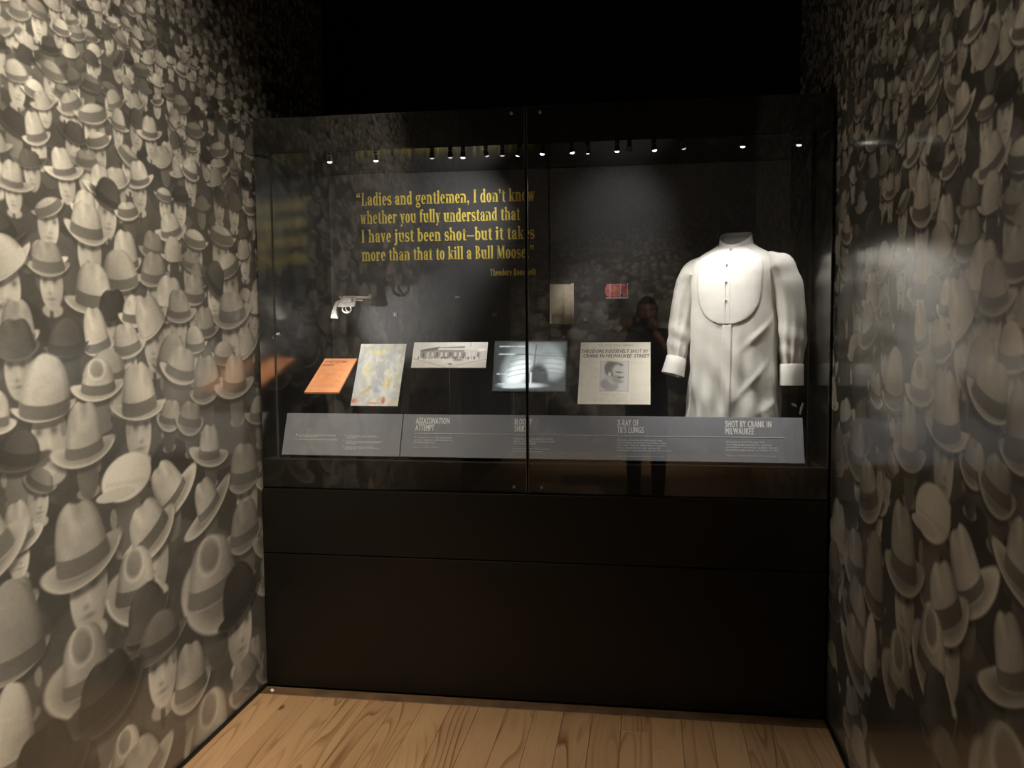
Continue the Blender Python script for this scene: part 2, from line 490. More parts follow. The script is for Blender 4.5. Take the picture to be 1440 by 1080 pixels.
U0, U1, DU = 0.40, 4.32, 0.003
V0, V1, DV = 0.0, 3.40, 0.002


def sstep(x, a, b):
    t = np.clip((x - a) / (b - a), 0, 1)
    return t * t * (3 - 2 * t)


def crowd_print():
    rng = np.random.RandomState(11)
    nu, nv = int((U1 - U0) / DU), int((V1 - V0) / DV)
    img = np.full((nv, nu), 0.05, np.float32)
    # smooth mottling used for cloth and felt
    def noise(sh, cell):
        g = rng.rand(sh[0] // cell + 3, sh[1] // cell + 3)
        yy = np.arange(sh[0]) / cell; xx = np.arange(sh[1]) / cell
        y0 = yy.astype(int); x0 = xx.astype(int)
        fy = (yy - y0)[:, None]; fx = (xx - x0)[None, :]
        fy = fy * fy * (3 - 2 * fy); fx = fx * fx * (3 - 2 * fx)
        return (g[y0][:, x0] * (1 - fy) * (1 - fx) + g[y0 + 1][:, x0] * fy * (1 - fx) +
                g[y0][:, x0 + 1] * (1 - fy) * fx + g[y0 + 1][:, x0 + 1] * fy * fx).astype(np.float32)
    felt = 0.5 * noise((nv, nu), 60) + 0.35 * noise((nv, nu), 18) + 0.15 * noise((nv, nu), 5)

    def wlaw(v):
        return float(np.interp(v, [0, .3, .9, 1.3, 1.65, 2.0, 2.2, 2.4, 2.7, 3.4],
                               [.27, .26, .22, .185, .15, .105, .085, .06, .042, .030]))

    people = []
    v = 3.38
    row = 0
    while v > -0.25:
        w = wlaw(max(v, 0))
        u = U0 - 0.1 + rng.rand() * w
        while u < U1 + 0.1:
            ww = w * rng.uniform(.8, 1.18)
            h = ww * (rng.uniform(.34, .52) if v > 1.9 else rng.uniform(.46, .64))
            k = rng.choice(['f', 'f', 'f', 'f', 'd', 'b', 'p'] if v < 1.4 else ['f', 'f', 'f', 'd', 'd', 'd', 'b'])
            lo = min(1.0, max(0.0, (v - .5) / 1.1))
            tone = rng.choice([rng.uniform(.42, .72), rng.uniform(.03, .16), rng.uniform(.22, .45)], p=[.40, .32, .28]) * (.62 + .38 * lo)
            people.append([u, v + rng.uniform(-.28, .28) * w, rng.normal(0, .14) * ww, h, ww, ww * rng.uniform(1.3, 1.6), tone, k, 0])
            u += w * rng.uniform(1.08, 1.42)
        v -= w * float(np.interp(v, [.9, 1.6, 2.1], [.72, .76, .92]))
    man = np.array([(a[0] + a[2] * .5, a[1] + a[3] * .5, a[4]) for a in HATS])
    keep = []
    for p in people:
        if 1.9 < p[0] < 3.5 and p[1] < 2.45:
            d = np.hypot((man[:, 0] - p[0]) / man[:, 2], (man[:, 1] - p[1]) / man[:, 2] * 1.5)
            if d.min() < (1.05 if p[1] < 1.3 else .62):
                continue
        keep.append(p)
    for a in HATS:
        keep.append(list(a) + [1])
    keep.sort(key=lambda p: -p[1])

    for (u, v, du, dv, w, bw, tone, kind, manual) in keep:
        if kind == 'b':                     # crowns whose brim hardly shows
            kind = 'd' if rng.rand() < .45 else 'f'
            bw = w * 1.22
        hw = w / 2
        ys = hw * 0.88                      # the print is stretched sideways a little
        H = math.hypot(du * .88, dv) / ys   # crown height in units
        H = max(H, 0.58)
        tilt = math.atan2(-du * .88, dv)
        B = bw / w * (1.0 if manual else 1.0)
        R = 3.4
        x0 = max(0, int((u - R * hw - U0) / DU)); x1 = min(nu, int((u + R * hw - U0) / DU) + 2)
        y0 = max(0, int((v - 3.4 * ys - V0) / DV)); y1 = min(nv, int((v + (H + .6) * ys - V0) / DV) + 2)
        if x1 <= x0 or y1 <= y0:
            continue
        X = ((U0 + (np.arange(x0, x1) + .5) * DU - u) / hw)[None, :].astype(np.float32)
        Y = ((V0 + (np.arange(y0, y1) + .5) * DV - v) / ys)[:, None].astype(np.float32)
        ct, st = math.cos(tilt), math.sin(tilt)
        x = X * ct + Y * st
        y = -X * st + Y * ct
        sub = img[y0:y1, x0:x1]
        F = felt[y0:y1, x0:x1] - .5
        aa = max(0.06, 1.3 * DV / ys)

        def put(mask, val):
            sub[...] = sub * (1 - mask) + val * mask
        side = 1 if rng.rand() < .55 else -1
        # coat and shoulders
        coat = rng.uniform(.035, .11)
        e = np.hypot(X / 2.1, (Y + 3.0) / 2.0)
        put(1 - sstep(e, 1 - aa, 1 + aa), coat * (1 + .9 * F))
        near = v < 1.55
        back = kind in 'bp' or (near and rng.rand() < .62) or rng.rand() < .2
        fx = X - .12 * side
        if kind != 'b' or not near:
            # collar: a light band hugging the neck
            if not back and rng.rand() < .8:
                e = np.hypot(fx / .62, (Y + 2.0) / .34)
                put((1 - sstep(e, 1 - 2 * aa, 1 + 2 * aa)) * .9, rng.uniform(.45, .66))
                e = np.hypot((fx + .08 * side) / .12, (Y + 2.25) / .45)
                put((1 - sstep(e, 1 - 2 * aa, 1 + 2 * aa)) * .9, .05)
            elif back and near:
                e = np.hypot(fx / .60, (Y + 1.55) / .26)
                put((1 - sstep(e, 1 - 2 * aa, 1 + 2 * aa)) * .7, rng.uniform(.12, .4))
            # head
            skin = rng.uniform(.46, .70) if not back else rng.uniform(.08, .2)
            e = np.hypot(fx / (.56 if back else .70), (Y + .80) / (1.05 if back else 1.22))
            shade = skin * (1 - .38 * np.clip(fx * side + .1, -1, 1)) * (1 + .4 * F)
            shade = shade * (1 - .55 * sstep(-Y, .75, .05))          # hat shadow on the brow
            if not back:
                for s in (-1, 1):
                    g = np.exp(-(((fx - .3 * s + .12 * side) / .17) ** 2 + ((Y + .62) / .17) ** 2))
                    shade = shade * (1 - .75 * g)
                g = np.exp(-(((fx + .02 * side) / .1) ** 2 + ((Y + 1.0) / .25) ** 2)); shade = shade + .10 * g
                g = np.exp(-(((fx + .12 * side) / .13) ** 2 + ((Y + 1.22) / .08) ** 2)); shade = shade * (1 - .45 * g)
                g = np.exp(-(((fx + .05 * side) / .28) ** 2 + ((Y + 1.48) / .08) ** 2)); shade = shade * (1 - .5 * g)
                g = np.exp(-(((fx + .05 * side) / .22) ** 2 + ((Y + 1.72) / .12) ** 2)); shade = shade * (1 - .2 * g)
            put(1 - sstep(e, 1 - aa, 1 + aa), np.clip(shade, .03, .8))
            if near and rng.rand() < .5:
                e = np.hypot((fx - .58 * side) / .13, (Y + .62) / .28)
                put((1 - sstep(e, 1 - aa * 3, 1 + aa * 3)) * .8, rng.uniform(.2, .34))
        if kind == 'c':      # flat cap: a soft wide bag over a short peak
            e = np.hypot((x + .05) / 1.0, (y - .42) / (H * .52 + .12))
            put(1 - sstep(e, 1 - aa, 1 + aa), np.clip(tone * (1 - .22 * x + .12 * (y - .4)) * (1 + .25 * F), .03, .85))
            e = np.hypot((x + .55) / .75, (y - .02 + .12 * x) / .17)
            put(1 - sstep(e, 1 - aa, 1 + aa), np.clip(tone * .8 * (1 + .3 * y), .03, .85))
            g = np.exp(-(((y - .25 + .2 * x) / .07) ** 2)) * (np.abs(x) < .9)
            put(g * .35, tone * .55)
            continue
        # brim seen a little from above: a crescent below the crown, curled up at the sides
        wob = rng.uniform(-.12, .12)
        by = y + .10 - .30 * np.abs(x / B) ** 2.4 - wob * x
        ry = rng.uniform(.42, .6) if kind in 'fp' else rng.uniform(.26, .4)
        if v > 1.25: ry *= .68
        if kind == 'p' and manual:
            ry = .95; by = y + .05 + .25 * x
        e = np.hypot(x / B, by / ry)
        if kind != 'b':
            ee = np.hypot(x / B, (by + .22) / ry)
            put((1 - sstep(ee, 1 - aa * 3, 1 + aa * 3)) * .8, np.full_like(x, min(.05, tone * .3)))
            bsh = tone * (.95 - .28 * x * side / B) * (1 + .35 * F) * (.55 + .5 * sstep(e, .45, .95))
            put(1 - sstep(e, 1 - aa, 1 + aa), np.clip(bsh, .02, .9))
            rim = np.exp(-((e - .94) / .05) ** 2) * sstep(-by, -.05, .1)
            put(rim * .55, min(.9, tone * 1.45 + .05))
        # crown: it meets the brim along a sagging curve
        sag = .30 * np.sqrt(np.clip(1 - x * x, 0, 1))
        yb = y + sag
        t = np.clip(y / H, 0, 1)
        skew = rng.uniform(-.14, .14)
        xc = x - skew * t
        if kind == 'd':
            half = np.sqrt(np.clip(1 - (t * .98) ** 2.3, 0, 1))
        elif kind == 'b':
            half = np.sqrt(np.clip(1 - (t * .98) ** 2.8, 0, 1)) * (1 - .10 * t)
        else:
            half = (1 - .30 * t) * np.sqrt(np.clip(1 - (t * .985) ** 6, 0, 1))
        top = H * (1 - (.07 * np.exp(-((xc - .04) / .22) ** 2) if kind == 'f' else 0) - .16 * np.clip(xc * side, 0, 1))
        d = np.abs(xc) - half
        inside = (1 - sstep(d, -aa, aa)) * sstep(yb, -.06, .06) * (1 - sstep(y, top - aa, top + aa))
        lit = 1 - .42 * xc * side + .22 * (t - .5)
        edge = sstep(np.abs(xc) / np.maximum(half, .05), .62, 1.0)
        sh = tone * lit * (1 - .42 * edge) * (1 + .6 * F)
        if kind == 'f':
            g = np.exp(-(((xc - .05 * side) / .20) ** 2 + ((y - H * .90) / (H * .26)) ** 2)); sh = sh * (1 - .30 * g)
            g = np.exp(-(((xc + .50 * side) / .17) ** 2 + ((y - H * .62) / (H * .26)) ** 2)); sh = sh * (1 - .26 * g)
            g = np.exp(-(((xc + .22 * side) / .10) ** 2 + ((y - H * .72) / (H * .22)) ** 2)); sh = sh * (1 + .10 * g)
        if kind == 'p':      # seen from above: the teardrop dent with a light lip
            q = np.hypot((xc + .08) / (.42 + .12 * (1 - t)), (y - H * .66) / (H * .34))
            sh = sh * (1 - .5 * (1 - sstep(q, .6, .95)) * (.6 + .8 * (1 - t)))
            sh = sh + tone * .32 * np.exp(-((q - 1.0) / .11) ** 2)
        put(inside, np.clip(sh, .02, .9))
        if kind in 'fdp' and (manual or v < 1.4 or rng.rand() < .55):
            bh = rng.uniform(.36, .55)
            band = inside * sstep(yb, .0, .05) * (1 - sstep(yb, bh, bh + .05))
            bt = min(tone * .35, .12) if rng.rand() < .85 or manual else tone * .8
            put(band * .95, bt * (1.2 - .4 * x * side) * (1 + .5 * F))
    # lift like an old enlargement: soft blacks, grain
    img = img * .88 + .048
    img *= (1 + .16 * (rng.rand(nv, nu).astype(np.float32) - .5))
    k = np.array([.12, .76, .12], np.float32)
    img = k[0] * np.roll(img, 1, 0) + k[1] * img + k[2] * np.roll(img, -1, 0)
    img = k[0] * np.roll(img, 1, 1) + k[1] * img + k[2] * np.roll(img, -1, 1)
    return np.clip(img, 0.01, .9)


CROWD = crowd_print()


def crowd_rgb(u, v):
    """sample the print at wall places u (columns) and v (rows), warm grey ink"""
    fu = np.clip((np.asarray(u) - U0) / DU - .5, 0, CROWD.shape[1] - 1.001)
    fv = np.clip((np.asarray(v) - V0) / DV - .5, 0, CROWD.shape[0] - 1.001)
    a = fu.astype(int); b = fv.astype(int)
    x = (fu - a)[None, :]; y = (fv - b)[:, None]
    L = (CROWD[b][:, a] * (1 - x) * (1 - y) + CROWD[b][:, a + 1] * x * (1 - y) +
         CROWD[b + 1][:, a] * (1 - x) * y + CROWD[b + 1][:, a + 1] * x * y)
    return np.stack([L * 1.0, L * .955, L * .865], -1)


def steps(*segs):
    out = []
    for a, b, d in segs:
        n = max(1, int(round((b - a) / d)))
        out += list(np.linspace(a, b, n, endpoint=False))
    out.append(segs[-1][1])
    return np.array(out)
# ------------------------------------------------------------------ the setting
XL, XR, YF, YB = -1.617, 0.695, 3.413, 4.26      # side walls, case front, alcove back
RY = 0.90                                       # the right wall ends here
M_crowd = print_material('crowd_print_vinyl', rough=0.16, dots=True, spec=1.0)
M_crowd_far = print_material('crowd_print_far', rough=0.4, spec=0.4)


def structure(name, mb, m, label, cat, bevel=0.0):
    o = mb.build(name, m, None, bevel=bevel)
    return tag(o, label, cat, kind='structure')


floor = structure('floor', MB().box(-1.75, 3.2, -3.4, 4.4, -0.10, -0.021), M_woodedge,
                  'wooden subfloor under the pine boards of the alcove', 'floor')
wl = structure('wall_left', MB().box(XL - .12, XL - .002, -3.4, 4.4, -.1, 3.4), M_blackmatte,
               'wall beside the case with a printed crowd of men in hats, left', 'wall')
wr = structure('wall_right', MB().box(XR + .002, XR + .14, RY, 4.4, -.1, 3.4), M_blackmatte,
               'wall beside the white shirt with a printed crowd of men in hats', 'wall')
wb = structure('wall_back', MB().box(XL, XR, YB, YB + .1, -.1, 3.4), M_blackmatte,
               'black wall above and behind the display case', 'wall')
wf = structure('wall_front', MB().box(-1.75, 3.3, -3.5, -3.402, -.1, 3.4), M_blackmatte,
               'gallery wall across from the case with the same printed crowd', 'wall')
ws = structure('wall_side', MB().box(3.2, 3.3, -3.4, 4.4, -.1, 3.4), M_blackmatte,
               'plain dark gallery wall beyond the opening', 'wall')
wn = structure('wall_near', MB().box(XR + .14, 3.2, 1.6, 1.7, -.1, 3.4), M_blackmatte,
               'plain dark wall behind the right crowd wall', 'wall')
ceil = structure('ceiling', MB().box(-1.75, 3.3, -3.5, 4.4, 3.4, 3.5), M_blackmatte,
                 'black ceiling above the alcove', 'ceiling')

vrows = steps((0.0, 0.25, 0.005), (0.25, 2.55, 0.0025), (2.55, 3.4, 0.006))
ucol = steps((-0.6, 1.2, .03), (1.2, 1.85, 0.010), (1.85, 2.5, 0.0028), (2.5, 3.0, 0.0042), (3.0, 3.45, .006), (3.45, 4.26, 0.008))
um = np.where(ucol < U0 + .05, 2 * (U0 + .05) - ucol, ucol)
grid_sheet('crowd_mural', (XL, 0, 0), (0, 1, 0), (0, 0, 1), ucol, vrows, crowd_rgb(um, vrows), M_crowd, wl)
ycol = steps((RY, 1.6, .010), (1.6, 2.2, 0.0040), (2.2, 2.8, 0.006), (2.8, 3.45, .009), (3.45, 4.26, .016))
grid_sheet('crowd_mural', (XR, 0, 0), (0, 1, 0), (0, 0, 1), ycol, vrows, crowd_rgb(4.727 - ycol, vrows), M_crowd, wr)
xcol = steps((-1.617, 3.2, .014))
fv = steps((0, 3.4, .014))
fu = U0 + .1 + np.abs(((xcol + 1.617) * 1.0 + 1.2) % 7.2 - 3.6)
grid_sheet('crowd_mural', (0, -3.40, 0), (1, 0, 0), (0, 0, 1), xcol, fv, crowd_rgb(fu, fv), M_crowd_far, wf)

# thin black shadow-gap trims where the walls meet the floor
for n_, x0, x1, a, lab in (('baseboard_left', XL, XL + .013, -3.4, 'thin black edge strip at the foot of the left crowd wall'),
                           ('baseboard_right', XR - .013, XR, RY, 'thin black edge strip at the foot of the right crowd wall')):
    structure(n_, MB().box(x0, x1, a, YF, -.02, .010), M_black, lab, 'baseboard', bevel=.002)

# floor boards: one object each, slightly proud and with open joints
BW = 0.1144
edges = [0.478 + k * BW for k in range(-19, 3)]
cols = []
xs = [XL] + [e for e in edges if XL + .02 < e < XR - .02] + [XR]
rb = random.Random(3)
for i in range(len(xs) - 1):
    x0, x1 = xs[i] + .0006, xs[i + 1] - .0006
    end = 3.335
    cut = end - rb.uniform(.9, 1.9)
    if abs(xs[i] + .094) < .03:
        cut = 3.205                        # the board end seen near the case
    y = end
    while y > -0.9:
        y0 = max(-0.9, cut)
        o = MB().box(-(x1 - x0) / 2, (x1 - x0) / 2, -(y - y0 - .0008) / 2, (y - y0 - .0008) / 2, -.010, .010).build(
            'floor_board', M_wood, None, bevel=.0012, segs=1)
        o.location = ((x0 + x1) / 2, (y + y0) / 2, -.0105 + rb.uniform(-.0004, .0004))
        o.parent = floor
        y = y0
        cut = y0 - rb.uniform(1.4, 2.2)
o = MB().box(-(XR - XL) / 2, (XR - XL) / 2, -.036, .036, -.010, .010).build('edge_board', M_woodedge, None, bevel=.0015, segs=1)
o.location = ((XL + XR) / 2, 3.374, -.0108); o.parent = floor
far = MB().box(-1.617, 3.2, -3.4, -.902, -.02, 0).build('floor_boards_beyond', M_wood, floor)
far2 = MB().box(XR, 3.2, -.9, 1.6, -.02, 0).build('floor_boards_beyond', M_wood, floor)

# ceiling track lamps
for i, (p, t, w, a) in enumerate(TRACK):
    lab = ['black track lamp over the alcove aimed at the upper left crowd', 'black track lamp near the doorway aimed low at the left crowd',
           'black track lamp aimed at the right crowd wall', 'black track lamp aimed down at the floor boards',
           'black track lamp aimed at the wall across from the case', 'black track lamp added out of view to brighten the mirrored visitor'][i]
    r = empty('track_lamp', (p[0], p[1], 3.4), lab, 'lamp', 'ceiling track lamps')
    d = (Vector(t) - Vector(p)).normalized()
    P = Vector(p)
    MB().box(p[0] - .05, p[0] + .05, p[1] - .05, p[1] + .05, 3.375, 3.4).build('base_plate', M_black, r, bevel=.004)
    MB().tube([(p[0], p[1], 3.376), tuple(P - d * .09)], .011, 10).build('stem', M_black, r, smooth=True)
    MB().tube([P - d * .16, P - d * .15, P - d * .02, P - d * .02, P - d * .04], [.03, .045, .05, .043, .04], 20).build('housing', M_black, r, smooth=True)
    MB().tube([P - d * .04, P - d * .035], [.042, .042], 20).build('lens', M_lens, r, smooth=True)
    spot('beam', P + d * .012, t, w, a, blend=1.0, radius=.02, color=(1.0, .87, .68), parent=r)

# ------------------------------------------------------------------ the display case
CL, CR = XL + .012, XR - .012
IL, IR, CB, CT, SILL = -1.565, 0.664, 3.98, 2.245, 0.980
SEAM = -0.4726
case = empty('display_case', ((CL + CR) / 2, 3.8, 0), 'tall black built-in display case with two glass doors between the crowd walls', 'display case')
MB().box(CL, CR, YF, 4.2, .004, .5775).build('base_panel', M_black, case, bevel=.002)
MB().box(CL, CR, YF, 4.2, .5825, .8555).build('drawer_front', M_black, case, bevel=.002)
MB().box(CL + .01, CR - .01, YF + .01, 4.19, .5775, .5825).build('shadow_gap', M_blackmatte, case)
MB().box(CL, CR, YF + .014, 4.2, .862, SILL).build('sill', M_black, case, bevel=.002)
MB().box(CL, CR, YF + .014, 4.2, CT + .004, 2.388).build('header', M_black, case, bevel=.002)
MB().box(IL, IR, YF + .016, CB, CT, CT + .004).build('case_ceiling', M_ceilgloss, case)
MB().box(CL, CR, CB + .012, 4.2, SILL, CT + .004).build('carcass_back', M_blackmatte, case)
for xo, xf, xb in ((CL, CL + .002, -1.492), (CR, CR - .002, .615)):      # the lining splays inwards to the back
    vs = [(x, y, z) for z in (SILL, CT) for x, y in ((xo, YF + .014), (xf, YF + .014), (xb, CB), (xo, CB))]
    MB().add(vs, [(0, 1, 2, 3), (4, 5, 6, 7), (0, 1, 5, 4), (1, 2, 6, 5), (2, 3, 7, 6), (3, 0, 4, 7)]).build('side_panel', M_mirror, case)
bp = [MB().box(-1.494, SEAM + .0255, CB, CB + .012, SILL, CT).build('back_panel', M_panel, case, bevel=.001, segs=1),
      MB().box(SEAM + .0295, .617, CB, CB + .012, SILL, CT).build('back_panel', M_panel, case, bevel=.001, segs=1)]
for i, (x0, x1) in enumerate(((CL, SEAM - .004), (SEAM + .004, CR))):
    g = MB().box(x0, x1, YF, YF + .008, .8625, 2.386).build('glass_door', M_glass, case)
    xe = x1 if i == 0 else x0
    s = -1 if i == 0 else 1
    MB().box(min(xe, xe + s * .0022), max(xe, xe + s * .0022), YF - .0008, YF + .0088, .8625, 2.386).build('glass_edge', M_edge, g)
    for z in (.886, 2.362):
        x = SEAM + s * .0565
        MB().tube([(x, YF - .004, z), (x, YF + .010, z)], .0055, 14).build('lock_pin', M_steel, g, smooth=True)
MB().box(SEAM - .0035, SEAM + .0035, YF + .001, YF + .014, .8625, 2.386).build('door_gasket', M_blackmatte, case)
M_edge2 = material('dark_metal_edge', (.035, .035, .034), .4, vary=.1)
# inside the case: dark corner post by the shirt, bright corner strip on the other side, bright sill strip
MB().box(.608, .624, 3.442, 3.452, SILL, CT).build('corner_post', M_blackmatte, case, bevel=.001)
MB().box(-1.546, -1.541, 3.440, 3.452, SILL, CT).build('corner_strip', M_edge2, case)
MB().box(IL, IR, YF + .014, YF + .020, SILL, SILL + .004).build('sill_strip', M_edge2, case)

# ------------------------------------------------------------------ serif lettering of the quotation
ST, TH, XH = 0.165, 0.065, 0.71


def poly_ring(cx, cy_, rx, ry, tx, ty, a0=0, a1=360, n=28):
    o, i_ = [], []
    for k in range(n + 1):
        a = math.radians(a0 + (a1 - a0) * k / n)
        o.append((cx + rx * math.cos(a), cy_ + ry * math.sin(a)))
        i_.append((cx + (rx - tx) * math.cos(a), cy_ + (ry - ty) * math.sin(a)))
    return [[o[k], o[k + 1], i_[k + 1], i_[k]] for k in range(n)]


def rect(x0, x1, y0, y1):
    return [[(x0, y0), (x1, y0), (x1, y1), (x0, y1)]]


def dot(cx, cy_, r):
    return [[(cx + r * math.cos(t * math.pi / 8), cy_ + r * math.sin(t * math.pi / 8)) for t in range(16)]]


def bar(x0, y0, x1, y1, w):
    return [[(x0 - w / 2, y0), (x0 + w / 2, y0), (x1 + w / 2, y1), (x1 - w / 2, y1)]]


def ribbon(pts, ws):
    out = []
    for k in range(len(pts) - 1):
        (x0, y0), (x1, y1) = pts[k], pts[k + 1]
        def nrm(j):
            a = pts[max(j - 1, 0)]; b = pts[min(j + 1, len(pts) - 1)]
            dx, dy = b[0] - a[0], b[1] - a[1]; L = math.hypot(dx, dy) or 1
            return -dy / L, dx / L
        n0, n1 = nrm(k), nrm(k + 1)
        a, b = ws[k] / 2, ws[k + 1] / 2
        out.append([(x0 + n0[0] * a, y0 + n0[1] * a), (x1 + n1[0] * b, y1 + n1[1] * b),
                    (x1 - n1[0] * b, y1 - n1[1] * b), (x0 - n0[0] * a, y0 - n0[1] * a)])
    return out


def stem(x, y0, y1, foot=True, head='flag', w=ST):
    g = rect(x - w / 2, x + w / 2, y0, y1)
    if foot: g += rect(x - w / 2 - .06, x + w / 2 + .06, y0, y0 + TH)
    if head == 'flag': g += [[(x - w / 2 - .075, y1 - .10), (x - w / 2, y1 - .13), (x - w / 2, y1), (x - w / 2 - .01, y1)]]
    if head == 'slab': g += rect(x - w / 2 - .06, x + w / 2 + .06, y1 - TH, y1)
    return g


def arch(x0, x1, y):
    c = (x0 + x1) / 2; R_ = (x1 - x0) / 2 + ST / 2
    return poly_ring(c, y, R_, XH - y, ST, .12, 0, 180)


def s_shape(cx, h, wd):
    pts, ws = [], []
    for k in range(25):
        t = k / 24
        a = math.radians(35 + 235 * min(t * 2, 1)) if t <= .5 else math.radians(90 - 235 * (t * 2 - 1))
        if t <= .5:
            p = (cx + (wd / 2 - .05) * math.cos(a), h * .735 + h * .225 * math.sin(a))
        else:
            p = (cx + (wd / 2 - .05) * math.cos(a), h * .255 + h * .215 * math.sin(a))
        pts.append(p); ws.append(.075 + .095 * math.exp(-((t - .5) / .2) ** 2))
    return ribbon(pts, ws) + rect(cx + wd / 2 - .10, cx + wd / 2 - .05, h * .66, h * .95) + rect(cx - wd / 2 + .03, cx - wd / 2 + .08, h * .03, h * .34)


def glyph(c):
    if c == ' ': return [], .26
    if c == 'L': return stem(.17, 0, 1, head='slab') + rect(.17, .52, 0, TH) + [[(.45, 0), (.54, 0), (.54, .30), (.50, .30)]], .60
    if c == 'I': return stem(.17, 0, 1, head='slab'), .36
    if c == 'T': return stem(.27, 0, .97, head=None) + rect(.0, .54, 1 - TH, 1) + rect(0, .05, .72, 1) + rect(.49, .54, .72, 1), .58
    if c == 'B':
        return stem(.15, 0, 1, head='slab') + poly_ring(.24, .755, .23, .245, ST, TH, -90, 90) + poly_ring(.25, .26, .27, .26, ST, TH, -90, 90) + \
            rect(.15, .26, 1 - TH, 1) + rect(.15, .26, 0, TH) + rect(.15, .26, .495, .495 + TH), .58
    if c == 'R':
        return stem(.15, 0, 1, head='slab') + poly_ring(.25, .75, .25, .25, ST, TH, -90, 90) + rect(.15, .26, 1 - TH, 1) + rect(.15, .26, .5, .5 + TH) + \
            bar(.30, .52, .50, 0, .17) + rect(.40, .64, 0, TH), .62
    if c == 'M':
        return stem(.11, 0, 1, head='slab', w=.07) + stem(.66, 0, 1, head='slab') + bar(.15, 1, .38, .05, .18) + bar(.38, .05, .60, 1, .08), .84
    if c in 'ao':
        if c == 'o': return poly_ring(.24, XH / 2, .24, XH / 2 + .01, ST, TH), .52
        return rect(.27, .27 + ST, .05, .5) + poly_ring(.235, .5, .2, .21, .13, .065, 0, 165) + dot(.095, .5, .075) + \
            poly_ring(.235, .2, .21, .205, .15, .06, 60, 300) + rect(.22, .36, .37, .43) + [[(.30, .0), (.50, .0), (.50, .07), (.40, .10), (.30, .14)]], .52
    if c == 'e': return poly_ring(.235, XH / 2, .225, XH / 2 + .01, ST, TH, 0, 318) + rect(.10, .455, XH / 2 - .01, XH / 2 + .05), .49
    if c == 'd': return poly_ring(.235, XH / 2, .225, XH / 2 + .01, ST, TH, 40, 320) + stem(.40, 0, 1.02, foot=False) + rect(.40, .55, 0, TH), .57
    if c == 'b': return stem(.13, 0, 1.02, foot=False) + poly_ring(.295, XH / 2, .225, XH / 2 + .01, ST, TH, -140, 140), .55
    if c == 'n': return stem(.13, 0, XH) + stem(.44, 0, .45, head=None) + arch(.13, .44, .45), .60
    if c == 'h': return stem(.13, 0, 1.02) + stem(.44, 0, .45, head=None) + arch(.13, .44, .45), .60
    if c == 'm': return stem(.13, 0, XH) + stem(.43, 0, .45, head=None) + stem(.73, 0, .45, head=None) + arch(.13, .43, .45) + arch(.43, .73, .45), .89
    if c == 'u':
        return stem(.13, .25, XH, foot=False) + stem(.43, 0, XH, foot=False) + poly_ring(.28, .26, .2325, .27, ST, .12, 180, 360) + rect(.43, .58, 0, TH), .60
    if c == 'r': return stem(.13, 0, XH) + poly_ring(.29, .47, .16, .24, .09, .10, 60, 170) + dot(.36, .60, .085), .47
    if c == 'i': return stem(.13, 0, XH) + dot(.12, .90, .095), .29
    if c == 'l': return stem(.13, 0, 1.02), .29
    if c == 'j': return stem(.15, -.08, XH, foot=False) + poly_ring(.045, -.07, .1875, .20, .13, .08, 270, 360) + dot(.0, -.2, .08) + dot(.14, .90, .095), .31
    if c == 'k': return stem(.13, 0, 1.02) + bar(.18, .26, .42, .66, .07) + bar(.27, .42, .43, 0, .17) + rect(.33, .56, .64, .70) + rect(.34, .58, 0, TH), .58
    if c == 't': return rect(.09, .09 + ST, .10, .86) + rect(0, .35, XH - TH, XH) + [[(.0, XH - TH), (.09, XH - TH), (.25, .88), (.21, .88)]] + poly_ring(.255, .14, .165, .15, .12, .07, 180, 330), .38
    if c == 'f': return stem(.16, 0, .82, head=None) + rect(.02, .37, XH - TH, XH) + poly_ring(.26, .80, .1825, .22, .13, .07, 60, 180) + dot(.35, .93, .078), .37
    if c == 'g':
        return poly_ring(.22, .47, .21, .25, .14, .06) + poly_ring(.23, -.10, .23, .155, .09, .075) + rect(.10, .17, .04, .26) + \
            [[(.08, .12), (.36, .02), (.42, .06), (.12, .18)]] + dot(.44, .67, .07) + rect(.33, .45, .62, .69), .51
    if c == 'v': return bar(.10, XH, .24, 0, .17) + bar(.24, 0, .38, XH, .07) + rect(-.02, .23, XH - TH, XH) + rect(.28, .48, XH - TH, XH), .48
    if c == 'y': return bar(.10, XH, .26, 0, .17) + bar(.17, -.20, .40, XH, .07) + rect(-.02, .23, XH - TH, XH) + rect(.29, .50, XH - TH, XH) + dot(.12, -.19, .08), .50
    if c == 'w':
        return bar(.10, XH, .22, 0, .16) + bar(.22, 0, .34, XH, .065) + bar(.34, XH, .46, 0, .16) + bar(.46, 0, .59, XH, .065) + \
            rect(-.02, .21, XH - TH, XH) + rect(.26, .45, XH - TH, XH) + rect(.50, .68, XH - TH, XH), .68
    if c == 's': return s_shape(.20, XH, .40), .42
    if c == '.': return dot(.12, .09, .1), .26
    if c == ',': return dot(.12, .09, .1) + [[(.13, .0), (.22, .08), (.16, -.12), (.06, -.20)]], .28
    if c == '\u2019': return dot(.10, .88, .1) + [[(.10, .80), (.20, .88), (.15, .68), (.05, .60)]], .24
    if c == '\u201c':
        g = []
        for x in (.09, .31): g += dot(x, .74, .09) + [[(x, .82), (x - .09, .74), (x - .04, .93), (x + .06, 1.01)]]
        return g, .46
    if c == '\u201d':
        g = []
        for x in (.10, .32): g += dot(x, .90, .09) + [[(x, .82), (x + .09, .90), (x + .04, .71), (x - .06, .63)]]
        return g, .44
    if c == '\u2014': return rect(.0, .70, .30, .37), .72
    return [], .3


